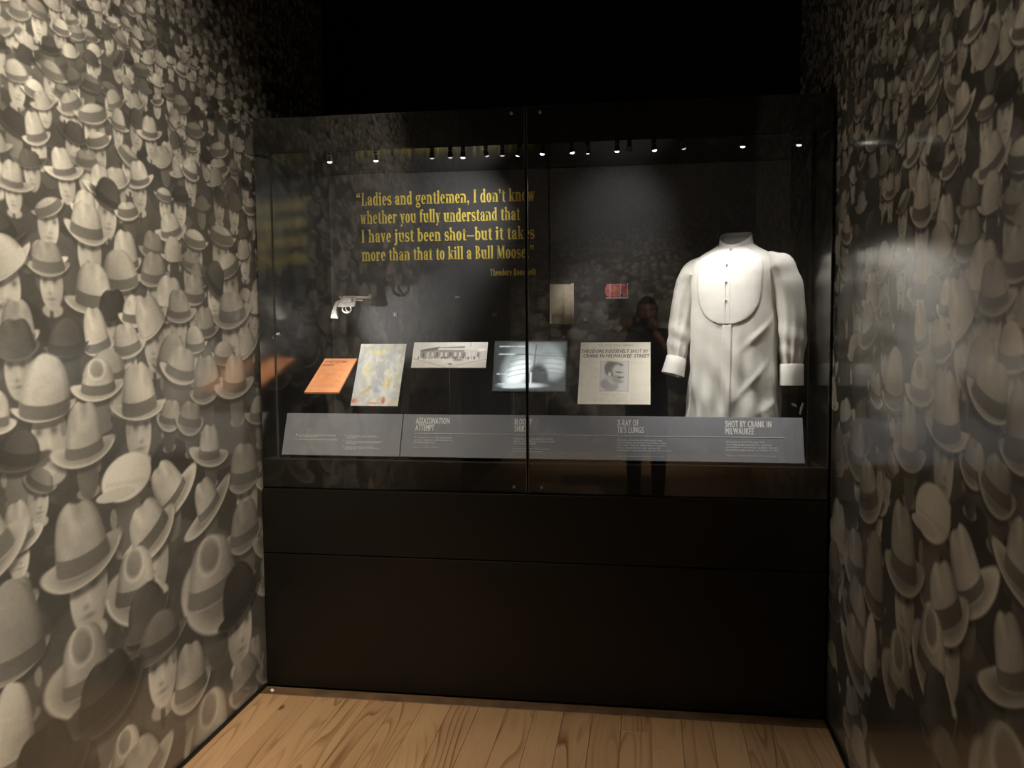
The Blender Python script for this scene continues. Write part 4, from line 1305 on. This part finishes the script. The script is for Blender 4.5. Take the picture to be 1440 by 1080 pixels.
# folded speech pages
M_page = material('aged_paper', (.55, .48, .36), .7, vary=.07, vscale=30, bump=.1)
M_page2 = material('aged_paper_edge', (.62, .57, .47), .7, vary=.05)
r = empty('folded_pages', (-.379, 3.9, 1.54), 'folded yellowed bundle of speech pages on the back panel', 'pages')
X0, X1, Z0, Z1 = -.432, -.326, 1.5435, 1.7165
for k in range(4):
    vs, fs = [], []
    nu = 18
    for j in range(nu + 1):
        a = j / nu
        yy = 3.905 + k * .006 - .010 * math.sin(a * math.pi * .9) - .012 * max(0, a - .8) / .2 - .006 * math.exp(-((a - .6) / .05) ** 2)
        for b in (0, .5, 1):
            vs.append((X0 + .002 * k + (X1 - X0 - .003 * k) * a, yy, Z0 - .001 * k + (Z1 - Z0 + (.004 if a > .85 else 0) * (b > .9)) * b - .002 * a))
    for j in range(nu):
        for b in range(2):
            q = j * 3 + b
            fs.append((q, q + 3, q + 4, q + 1))
    o = MB().add(vs, fs).build('page', M_page if k < 2 else M_page2, r, smooth=True)
    sol = o.modifiers.new('thickness', 'SOLIDIFY'); sol.thickness = .0012; sol.offset = 0
MB().box(X0 - .003, X0 + .004, 3.90, 3.935, Z0 - .004, Z1 + .001).build('clip_edge', M_page2, r)
MB().box(X0 - .003, X1 + .001, 3.895, 3.935, Z0 - .006, Z0 - .002).build('holder_lip', M_acryl, r)
MB().box(X0 + .01, X1 - .01, 3.932, CB, Z0 + .02, Z1 - .02).build('back_block', M_blackmatte, r)
MB().tube([(-.413, 3.8965, 1.662), (-.413, 3.8985, 1.662)], .0016, 8).build('bullet_hole', M_ink, r)

# red spectacle case
M_red = material('red_leather', (.60, .15, .15), .5, vary=.35, vscale=60)
M_tape = material('white_strap', (.60, .52, .52), .5, vary=.05)
r = empty('spectacle_case', (-.136, 3.9, 1.65), 'small red spectacle case with two white straps in a clear holder', 'spectacle case')
X0, X1, Z0, Z1 = -.187, -.090, 1.654, 1.7135
pp = [(X0 + .012 - .012 * math.cos(a), (Z0 + Z1) / 2 + (Z1 - Z0) / 2 * math.sin(a)) for a in np.linspace(-math.pi / 2, math.pi / 2, 12)]
pp = [(X1, Z0), (X1, Z1)] + pp[::-1]
MB().prism(pp, 3.885, 3.915).build('leather_body', M_red, r, bevel=.006, segs=3)
for x in (X0 + .021, X0 + .066):
    MB().box(x, x + .0045, 3.8835, 3.9165, Z0 - .0006, Z1 + .0006).build('strap', M_tape, r, bevel=.0008, segs=1)
MB().prism([(X0 + .040, 1.690), (X0 + .046, 1.697), (X0 + .050, 1.690), (X0 + .047, 1.682), (X0 + .052, 1.674), (X0 + .043, 1.676), (X0 + .037, 1.681)], 3.8842, 3.8852).build(
    'gilt_mark', material('gilt', (.55, .36, .08), .4, vary=.1), r)
MB().tube([(X1 - .022, 3.8842, 1.664), (X1 - .022, 3.8862, 1.664)], .0065, 10).build('bullet_hole', M_ink, r)
hd = MB()
hd.box(X0 + .004, X1 + .004, 3.878, 3.925, Z0 - .0045, Z0 - .0005).box(X1 + .001, X1 + .004, 3.878, 3.925, Z0 - .0005, Z1 + .001)
hd.build('holder', M_tape, r)
MB().box(-.15, -.12, 3.912, CB, 1.672, 1.694).build('back_block', M_blackmatte, r)

# number tags beside them
M_taginK = material('tag_ink', (.45, .45, .44), .6, vary=.03)
M_tag = material('grey_tag', (.10, .10, .105), .5, vary=.05)
for n_, x, z, lab in (('1', -1.179, 1.589, 'tiny grey number tag in the light pool below the revolver shadow'), ('2', -.702, 1.585, 'tiny grey number tag below right of the bullet'),
                      ('3', -.280, 1.558, 'tiny grey number tag right of the folded pages'), ('4', -.043, 1.556, 'tiny grey number tag below right of the spectacle case')):
    r = empty('number_tag', (x, CB, z - .011), lab, 'tag', 'number tags on the back panel')
    MB().box(x - .011, x + .011, CB - .004, CB, z - .011, z + .011).build('plate', M_tag, r, bevel=.0008, segs=1)
    text_mesh('number_lettering', n_, M_taginK, r, Matrix(((1, 0, 0, x - .0035), (0, 0, 1, CB - .0046), (0, 1, 0, z - .006), (0, 0, 0, 1))), .009, .0045, bold=.0)

# white scrap on the floor in the corner
tag(MB().tube([(-1.563, 3.366, .0), (-1.562, 3.366, .004), (-1.561, 3.366, .007)], [.009, .008, .003], 7).build('paper_scrap', M_white), 'tiny white paper scrap on the floor at the left corner of the case', 'scrap')
# ------------------------------------------------------------------ the white dress shirt on its form
SC = Vector((.362, 3.735, 0))
YAWS = math.radians(20)                       # its front is turned a little towards the middle of the case
FX, FY = -math.sin(YAWS), -math.cos(YAWS)     # front direction
RX, RYv = math.cos(YAWS), -math.sin(YAWS)     # towards its left sleeve (right in the photograph)
_z = [0.99, 1.15, 1.30, 1.45, 1.58, 1.70, 1.76, 1.80, 1.828, 1.848, 1.864, 1.874]
_a = [.198, .190, .184, .180, .181, .187, .190, .180, .152, .118, .086, .067]
_b = [.125, .118, .113, .112, .114, .115, .111, .102, .091, .081, .073, .067]


def prof(z, arr):
    # smooth interpolation of the profile
    return float(np.interp(z, _z, arr))


def shirt_point(th, z, off=0.0):
    """th 0 = front centre, +90 deg = the wearer's left"""
    zs = [z - .012, z, z + .012]
    a = sum(prof(q, _a) for q in zs) / 3 + off
    b = sum(prof(q, _b) for q in zs) / 3 + off
    c, s = math.cos(th), math.sin(th)
    n = 2.35
    k = (abs(c) ** n + abs(s) ** n) ** (-1 / n)
    # folds: soft over the chest, deep long folds towards the hem
    low = max(0.0, min(1.0, (1.56 - z) / .35))
    side = abs(math.sin(th)) ** 2
    ph = 1.6 * math.sin(z * 5.0) + .7 * math.sin(z * 11 + th)
    f = low * (.0065 * math.sin(7 * th + ph) + .0040 * math.sin(13 * th - 1.3 * ph + 1) + .0022 * math.sin(23 * th + 2 * ph))
    f += side * (.0035 * math.sin(28 * z + 3 * th) * math.exp(-((z - 1.62) / .14) ** 2))
    f += .0022 * low * math.sin(40 * z + 5 * th + 2 * math.sin(3 * th))
    # a couple of creases that pull from the bib to the sides
    for (t0, z0, sl, amp) in ((.75, 1.50, .16, .006), (-.8, 1.46, -.15, .006), (.55, 1.30, .2, .005), (-.45, 1.25, -.25, .006), (-.6, 1.12, .2, .005), (.95, 1.20, .12, .004)):
        dd = (z - z0 - sl * (th - t0)) / .014
        f += amp * math.exp(-dd * dd) * math.exp(-((th - t0) / .32) ** 2)
    x = (a * k * s + f * s)
    y = (b * k * c + f * c)
    lean = .028 * max(0, (1.86 - z)) / .85     # the front hangs forward of the collar
    zz = z - .012 * (s * s) * max(0.0, min(1.0, (z - 1.70) / .1)) - .032 * max(0.0, c) ** 2 * max(0.0, min(1.0, (z - 1.79) / .08))
    return Vector((SC.x + x * RX + (y + lean) * FX, SC.y + x * RYv + (y + lean) * FY, zz))


def cotton(name, col):
    m = material(name, col, .75, spec=.25, vary=.05, vscale=9, bump=.12, bscale=90)
    m.node_tree.nodes['Principled BSDF'].inputs['Subsurface Weight'].default_value = .0
    return m


M_shirt = cotton('white_cotton', (.74, .725, .67))
M_bib = cotton('starched_cotton', (.75, .735, .685))
M_inside = material('lilac_grey_form', (.40, .40, .44), .7, vary=.04)
M_stud = material('shirt_stud', (.50, .46, .40), .3, vary=.1)

shirt = empty('dress_shirt', (SC.x, SC.y, SILL), 'white antique dress shirt with round bib front and empty sleeves', 'shirt')
NT, NZ = 132, 92
mb = MB(); vs = []
zz = np.linspace(.992, 1.874, NZ)
for z in zz:
    for k in range(NT):
        vs.append(shirt_point(2 * math.pi * k / NT, float(z)))
fs = []
slit0, slit1 = int(NT * (66 / 360)), int(NT * (69 / 360))
for i in range(NZ - 1):
    for k in range(NT):
        if slit0 <= k < slit1 and zz[i] < 1.285:
            continue                           # open side slit
        a, b = i * NT + k, i * NT + (k + 1) % NT
        fs.append((a, b, b + NT, a + NT))
mb.add(vs, fs)
body = mb.build('shirt_body', M_shirt, shirt, smooth=True)
so = body.modifiers.new('cloth', 'SOLIDIFY'); so.thickness = .0016; so.offset = -1


def patch(name, zt, zb, half, off, m, parent, nu=26, nv=40, rounded=True):
    """cloth panel lying on the front of the shirt; half(t) in radians"""
    vs, fs = [], []
    for j in range(nv + 1):
        t = j / nv
        z = zt + (zb - zt) * t
        h = half(t)
        for i in range(nu + 1):
            s = i / nu * 2 - 1
            edge = min(1.0, (1 - abs(s)) * 6)
            p = shirt_point(s * h, z, off * (0.35 + .65 * edge))
            vs.append(p)
    for j in range(nv):
        for i in range(nu):
            a = j * (nu + 1) + i
            fs.append((a, a + 1, a + nu + 2, a + nu + 1))
    o = MB().add(vs, fs).build(name, m, parent, smooth=True)
    s_ = o.modifiers.new('cloth', 'SOLIDIFY'); s_.thickness = .0016; s_.offset = -1
    return o


bib = patch('bib_front', 1.866, 1.530, lambda t: .74 * math.sqrt(max(.0009, 1 - max(0, (t - .56) / .44) ** 2.4)), .0022, M_bib, shirt)
patch('placket', 1.556, .992, lambda t: .105, .0020, M_bib, shirt, nu=8, nv=60)
# pleat stitching down the bib
for th in (-.045, .045):
    MB().tube([shirt_point(th, float(z), .0052) for z in np.linspace(1.855, 1.545, 24)], .0006, 5).build('stitch_line', M_shirt, bib, smooth=True)
for z in (1.775, 1.705, 1.630):
    p = shirt_point(-.03, z, .0060)
    MB().ball(p, .0042, 10, 6).build('stud', M_stud, shirt, smooth=True)
# collar band: higher at the back, crossing low in front
for nm, r0, r1, m in (('collar_band', .0675, .0645, M_bib),):
    vs, fs = [], []
    n = 72
    for k in range(n + 1):
        th = 2 * math.pi * k / n
        fr_ = .5 + .5 * math.cos(th)
        zb_ = 1.872 - .040 * fr_ ** 1.8
        zt_ = 1.918 - .060 * fr_ ** 1.8
        for (rr_, z) in ((r0 + .004, zb_), (r1 + .003, (zb_ + zt_) / 2), (r1, zt_), (r1 - .0025, zt_), (r1 - .002, zb_)):
            c, s = math.cos(th), math.sin(th)
            x, y = rr_ * s, rr_ * c * 1.02
            vs.append((SC.x + x * RX + y * FX, SC.y + x * RYv + y * FY, z))
    for k in range(n):
        for j in range(5):
            a = k * 5 + j; b = k * 5 + (j + 1) % 5
            fs.append((a, a + 5, b + 5, b))
    MB().add(vs, fs).build(nm, m, shirt, smooth=True)
p = shirt_point(0, 1.864, .008)
MB().ball((p.x, p.y, 1.838), .0042, 10, 6).build('stud', M_stud, shirt, smooth=True)


def sleeve(pts, rad, dep, parent, seed, n=40):
    """hollow sleeve along pts; rad across, dep front to back"""
    pts = [Vector(p) for p in pts]
    N = 64
    T_ = np.linspace(0, 1, len(pts)); tt = np.linspace(0, 1, N)
    def cr_(vals):
        vals = np.array(vals, float)
        o = np.interp(tt, T_, vals)
        for _ in range(3):
            o[1:-1] = (o[:-2] + 2 * o[1:-1] + o[2:]) / 4
        return o
    cx, cyv, cz = cr_([p.x for p in pts]), cr_([p.y for p in pts]), cr_([p.z for p in pts])
    R1, R2 = cr_(rad), cr_(dep)
    vs, fs = [], []
    for i in range(N):
        d = Vector((cx[min(i + 1, N - 1)] - cx[max(i - 1, 0)], cyv[min(i + 1, N - 1)] - cyv[max(i - 1, 0)], cz[min(i + 1, N - 1)] - cz[max(i - 1, 0)])).normalized()
        fr_ = Vector((FX, FY, 0)); fr_ = (fr_ - d * fr_.dot(d)).normalized()
        ri = fr_.cross(d).normalized()
        for k in range(n):
            a = 2 * math.pi * k / n
            t = tt[i]
            f = .0026 * math.sin(26 * t + 2.2 * math.sin(a + seed) + seed) * math.exp(-((t - .22) / .2) ** 2)
            f += .0028 * math.sin(5 * a + 7 * t + seed) * (.4 + .6 * t)
            f += .0028 * math.sin(9 * a - 5 * t + 2 * seed) * min(1, t * 1.4)
            f += .0016 * math.sin(17 * a + seed) * max(0, (t - .82) / .18)       # gathers at the cuff
            f += .0026 * math.sin(34 * t - 1.5 * math.cos(a) + 2 * seed) * math.exp(-((t - .78) / .14) ** 2)
            q = Vector((cx[i], cyv[i], cz[i])) + ri * math.cos(a) * (R1[i] + f) + fr_ * math.sin(a) * (R2[i] + f)
            vs.append(q)
    for i in range(N - 1):
        for k in range(n):
            a, b = i * n + k, i * n + (k + 1) % n
            fs.append((a, b, b + n, a + n))
    fs.append(tuple(range(n)))
    o = MB().add(vs, fs).build('sleeve', M_shirt, parent, smooth=True)
    return o


def cuff(top, bot, r0, r1, dep, parent):
    top, bot = Vector(top), Vector(bot)
    d = (bot - top).normalized()
    fr_ = Vector((FX, FY, 0)); fr_ = (fr_ - d * fr_.dot(d)).normalized(); ri = fr_.cross(d).normalized()
    vs, fs = [], []
    n = 40
    for (t, k_) in ((0, 1.0), (.06, 1.05), (.5, 1.03), (.95, 1.04), (1, 1.03), (1, .97), (.5, .97), (.1, .97)):
        for k in range(n):
            a = 2 * math.pi * k / n
            R_ = (r0 + (r1 - r0) * t) * k_
            vs.append(top + (bot - top) * t + ri * math.cos(a) * R_ + fr_ * math.sin(a) * R_ * dep)
    for i in range(7):
        for k in range(n):
            a, b = i * n + k, i * n + (k + 1) % n
            fs.append((a, b, b + n, a + n))
    return MB().add(vs, fs).build('cuff', M_bib, parent, smooth=True)


def loc(x, y, z):
    """shirt coordinates: x to its left sleeve, y to the front"""
    return (SC.x + x * RX + y * FX, SC.y + x * RYv + y * FY, z)


# sleeve on the left of the photograph
s1 = sleeve([loc(-.130, .0, 1.792), loc(-.178, -.004, 1.752), loc(-.206, .0, 1.67), loc(-.222, .012, 1.55), loc(-.232, .028, 1.46), loc(-.236, .045, 1.385)],
            [.034, .056, .056, .052, .048, .034], [.050, .078, .074, .064, .058, .044], shirt, 1.3)
c1 = cuff(loc(-.236, .045, 1.392), loc(-.248, .062, 1.318), .041, .047, 1.22, s1)
# sleeve on the right
s2 = sleeve([loc(.128, .0, 1.800), loc(.180, .002, 1.768), loc(.214, .004, 1.69), loc(.232, .010, 1.56), loc(.236, .018, 1.45), loc(.238, .026, 1.365)],
            [.034, .058, .060, .055, .050, .038], [.050, .080, .078, .068, .062, .046], shirt, 4.1)
c2 = cuff(loc(.238, .026, 1.372), loc(.240, .030, 1.285), .045, .045, 1.18, s2)

# the padded form inside it
form = empty('dress_form', (SC.x, SC.y, SILL), 'pale lilac-grey padded form showing inside the shirt collar', 'dress form')
vs = []
MB().tube([(SC.x, SC.y, 1.60), (SC.x, SC.y, 1.84), (SC.x, SC.y, 1.880), (SC.x, SC.y, 1.892)], [.055, .057, .056, .048], 28).build('neck_cap', M_inside, form, smooth=True)
MB().tube([(SC.x, SC.y, SILL + .01), (SC.x, SC.y, 1.61)], .012, 12).build('pole', M_blackmatte, form, smooth=True)
MB().tube([(SC.x, SC.y, SILL), (SC.x, SC.y, SILL + .012)], .08, 28).build('foot', M_blackmatte, form, smooth=True)

# ------------------------------------------------------------------ the visitor taking the picture (mirrored in the glass)
M_skin = material('skin', (.50, .27, .18), .5, vary=.06, vscale=14)
M_hair = material('dark_hair', (.018, .014, .012), .6, vary=.3, vscale=60)
M_tee = material('black_tshirt', (.014, .015, .018), .85, vary=.2, vscale=30)
M_jeans = material('dark_trousers', (.02, .022, .03), .85, vary=.2, vscale=30)
M_shoe = material('dark_shoe', (.012, .012, .012), .6, vary=.2)
M_eye = material('eye_white', (.6, .6, .58), .2, vary=.02)


def skin_body(name, verts, edges, radii, root, m, parent, levels=2):
    me = bpy.data.meshes.new(name)
    me.from_pydata([tuple(v_) for v_ in verts], edges, [])
    o = bpy.data.objects.new(name, me); COL.objects.link(o)
    sk = o.modifiers.new('skin', 'SKIN'); sk.use_smooth_shade = True
    if not me.skin_vertices:
        me.skin_vertices.new()
    for i, rr_ in enumerate(radii):
        me.skin_vertices[0].data[i].radius = rr_ if hasattr(rr_, '__len__') else (rr_, rr_)
        me.skin_vertices[0].data[i].use_root = (i == root)
    sb = o.modifiers.new('subdivision', 'SUBSURF'); sb.levels = levels; sb.render_levels = levels
    dg = bpy.context.evaluated_depsgraph_get()
    res = bpy.data.meshes.new_from_object(o.evaluated_get(dg))
    bpy.data.objects.remove(o)
    return link_mesh(name, res, m, parent, smooth=True)


PX, PY = -.005, -.34
person = empty('person', (PX, PY, 0), 'person in a black t-shirt holding a phone, mirrored in the glass beside the shirt', 'person')
bv = [(PX, PY, .95), (PX, PY - .01, 1.10), (PX, PY, 1.25), (PX, PY + .01, 1.38), (PX, PY + .015, 1.45), (PX, PY + .03, 1.52),        # 0-5 pelvis to neck
      (PX + .09, PY, .90), (PX + .10, PY + .01, .50), (PX + .10, PY - .02, .10), (PX + .105, PY + .09, .045),                           # 6-9 leg
      (PX - .09, PY, .90), (PX - .10, PY + .01, .50), (PX - .10, PY - .02, .10), (PX - .105, PY + .09, .045),                           # 10-13
      (PX + .175, PY + .005, 1.425), (PX + .250, PY + .06, 1.27), (PX + .255, PY + .115, 1.185), (PX + .155, PY + .24, 1.32), (.050, -.052, 1.470),  # 14-18 right arm
      (PX - .175, PY + .005, 1.425), (PX - .270, PY + .06, 1.27), (PX - .275, PY + .115, 1.185), (PX - .235, PY + .24, 1.34), (-.165, -.050, 1.485)]  # 19-23 left arm
be = [(0, 1), (1, 2), (2, 3), (3, 4), (4, 5), (0, 6), (6, 7), (7, 8), (8, 9), (0, 10), (10, 11), (11, 12), (12, 13),
      (3, 14), (14, 15), (15, 16), (16, 17), (17, 18), (3, 19), (19, 20), (20, 21), (21, 22), (22, 23)]
brd = [(.155, .115), (.150, .110), (.165, .120), (.165, .110), (.085, .075), (.056, .056), .088, .058, .042, .035, .088, .058, .042, .035,
       .062, .050, .043, .040, .027, .062, .050, .043, .040, .027]
fig = skin_body('body', bv, be, brd, 0, M_skin, person)
# clothing: the same body, grown a little and cut off at neck, sleeves and hems


def cloth_from(me_src, name, keep, grow, m):
    me = me_src.copy()
    bm = bmesh.new(); bm.from_mesh(me); bm.normal_update()
    for v_ in bm.verts:
        v_.co += v_.normal * grow
    for co, no in (((0, 0, 1.487), (0, 0, 1)), ((0, 0, 1.275), (0, 0, 1)), ((0, 0, .90), (0, 0, 1)), ((0, 0, 1.0), (0, 0, 1)), ((0, 0, .07), (0, 0, 1)),
                   ((0, PY + .105, 0), (0, 1, 0)), ((PX + .19, 0, 0), (1, 0, 0)), ((PX - .19, 0, 0), (1, 0, 0)), ((PX + .085, 0, 0), (1, 0, 0)), ((PX - .085, 0, 0), (1, 0, 0))):
        bmesh.ops.bisect_plane(bm, geom=bm.verts[:] + bm.edges[:] + bm.faces[:], plane_co=co, plane_no=no)
    bmesh.ops.delete(bm, geom=[f for f in bm.faces if not keep(f.calc_center_median())], context='FACES')
    bm.to_mesh(me); bm.free(); me.materials.clear(); me.name = name
    return link_mesh(name, me, m, person, smooth=True)


def in_tee(c):
    dx = abs(c.x - PX)
    if c.z < .90 or c.z > 1.60 or (c.z > 1.487 and dx < .085): return False
    if dx > .285: return False
    # sleeves stop above the elbow
    if dx > .19 and (c.z < 1.275 or c.y > PY + .105): return False
    return c.y < PY + .16


cloth_from(fig.data, 'tshirt', in_tee, .010, M_tee)
cloth_from(fig.data, 'trousers', lambda c: .07 < c.z < 1.0 and abs(c.x - PX) < .25 and c.y < PY + .16, .012, M_jeans)
for s in (-1, 1):
    MB().ball((PX + s * .105, PY + .055, .042), (.048, .135, .042), 18, 10).build('shoe', M_shoe, person, smooth=True)
# head: one sculpted surface
HC = Vector((PX + .002, PY + .055, 1.612))
vs, fs = [], []
NS, NR = 48, 36
for i in range(NR + 1):
    ph_ = math.pi * i / NR
    for k in range(NS):
        th = 2 * math.pi * k / NS                 # 0 = face front (+Y), 90 = +X
        x = .078 * math.sin(ph_) * math.sin(th); y = .097 * math.sin(ph_) * math.cos(th); z = .120 * math.cos(ph_)
        if z < 0:                                  # jaw narrows, chin comes forward
            q = -z / .12
            x *= 1 - .30 * q; y = y * (1 - .25 * q) + .018 * q
        fy = max(0, math.cos(th)) * math.sin(ph_)
        y += .024 * math.exp(-((x / .013) ** 2) - ((z + .018) / .020) ** 2) * (fy > .5)       # nose
        y += .010 * math.exp(-((x / .010) ** 2) - ((z - .010) / .025) ** 2) * (fy > .5)
        for s in (-1, 1):
            y -= .012 * math.exp(-(((x - s * .031) / .018) ** 2) - ((z - .008) / .013) ** 2) * (fy > .4)   # eye sockets
        y += .006 * math.exp(-((x / .028) ** 2) - ((z + .058) / .010) ** 2) * (fy > .5)       # lips
        y -= .005 * math.exp(-((x / .028) ** 2) - ((z + .064) / .003) ** 2) * (fy > .5)
        y += .007 * math.exp(-((x / .02) ** 2) - ((z + .098) / .016) ** 2) * (fy > .3)        # chin
        y += .005 * math.exp(-((x / .05) ** 2) - ((z - .028) / .008) ** 2) * (fy > .5)        # brow
        vs.append((HC.x + x, HC.y + y, HC.z + z))
for i in range(NR):
    for k in range(NS):
        a, b = i * NS + k, i * NS + (k + 1) % NS
        fs.append((a, b, b + NS, a + NS))
head = MB().add(vs, fs).build('head', M_skin, person, smooth=True)
for s in (-1, 1):
    MB().ball((HC.x + s * .031, HC.y + .0715, HC.z + .007), .0110, 12, 8).build('eye', M_eye, head, smooth=True)
    MB().ball((HC.x + s * .031, HC.y + .0805, HC.z + .007), (.0052, .003, .0052), 10, 6).build('iris', M_hair, head, smooth=True)
    MB().ball((HC.x + s * .080, HC.y - .008, HC.z - .004), (.010, .020, .032), 12, 8).build('ear', M_skin, head, smooth=True)
    MB().tube([(HC.x + s * .016, HC.y + .093, HC.z + .028), (HC.x + s * .034, HC.y + .089, HC.z + .033), (HC.x + s * .050, HC.y + .075, HC.z + .027)], [.003, .004, .002], 8).build('eyebrow', M_hair, head, smooth=True)
# short dark hair: a cap over the crown, back and temples
vs, fs, ok = [], [], []
for i in range(NR + 1):
    ph_ = math.pi * i / NR
    for k in range(NS):
        th = 2 * math.pi * k / NS
        g_ = 1.10 + .015 * math.sin(9 * th + 5 * ph_)
        vs.append((HC.x + .079 * g_ * math.sin(ph_) * math.sin(th), HC.y - .006 + .097 * g_ * math.sin(ph_) * math.cos(th), HC.z + .004 + .120 * g_ * math.cos(ph_)))
for i in range(NR):
    for k in range(NS):
        th = 2 * math.pi * (k + .5) / NS; ph_ = math.pi * (i + .5) / NR
        lim = .33 * math.pi if math.cos(th) > .45 else (.50 * math.pi if math.cos(th) > -.1 else .66 * math.pi)
        if ph_ < lim:
            a, b = i * NS + k, i * NS + (k + 1) % NS
            fs.append((a, b, b + NS, a + NS))
MB().add(vs, fs).build('hair', M_hair, head, smooth=True)
# hands: palm and five bent fingers each, closed on the phone's ends


def hand(sx, wrist, palm, parent):
    wrist, palm = Vector(wrist), Vector(palm)
    ax = (palm - wrist).normalized()
    hv, he, hr = [tuple(wrist), tuple(palm)], [(0, 1)], [.024, (.036, .018)]
    # fingers run behind the phone's edge and curl round its face
    for f in range(4):
        z = .026 - f * .019
        b = palm + Vector((-sx * .004, .012, z)) + ax * .012
        p1 = b + Vector((-sx * .012, .014, .004))
        p2 = p1 + Vector((-sx * .020 - sx * .003 * (f in (1, 2)), .006, .002))
        p3 = p2 + Vector((-sx * .016, -.004, -.001))
        i0 = len(hv)
        hv += [tuple(b), tuple(p1), tuple(p2), tuple(p3)]
        he += [(1, i0), (i0, i0 + 1), (i0 + 1, i0 + 2), (i0 + 2, i0 + 3)]
        rr_ = .0095 if f < 3 else .008
        hr += [rr_, rr_ * .95, rr_ * .88, rr_ * .75]
    b = palm + Vector((-sx * .010, -.022, -.016)); p1 = b + Vector((-sx * .024, -.004, .016)); p2 = p1 + Vector((-sx * .022, .006, .010))
    i0 = len(hv)
    hv += [tuple(b), tuple(p1), tuple(p2)]; he += [(1, i0), (i0, i0 + 1), (i0 + 1, i0 + 2)]; hr += [.013, .0105, .0085]
    return skin_body('hand', hv, he, hr, 0, M_skin, parent, 2)


hand(1, (.052, -.055, 1.465), (.055, -.042, 1.515), person)
hand(-1, (-.168, -.055, 1.478), (-.170, -.042, 1.528), person)

phone = empty('phone', (-.06, -.02, 1.50), 'dark phone held up in front of the mirrored face', 'phone')
MB().box(-.138, .022, -.0145, -.006, 1.500, 1.574).build('phone_body', M_blackmatte, phone, bevel=.004, segs=3)
for dx, dz in ((.008, .004), (-.016, .004), (-.004, -.018)):
    MB().tube([(dx, -.0060, 1.55 + dz), (dx, -.0046, 1.55 + dz)], .0075, 18).build('lens_ring', M_blackgloss, phone, smooth=True)
MB().box(-.133, .017, -.0152, -.0146, 1.504, 1.570).build('screen', material('phone_screen', (.02, .02, .02), .1, emit=(.6, .55, .45), emit_s=.25, vary=.02), phone)
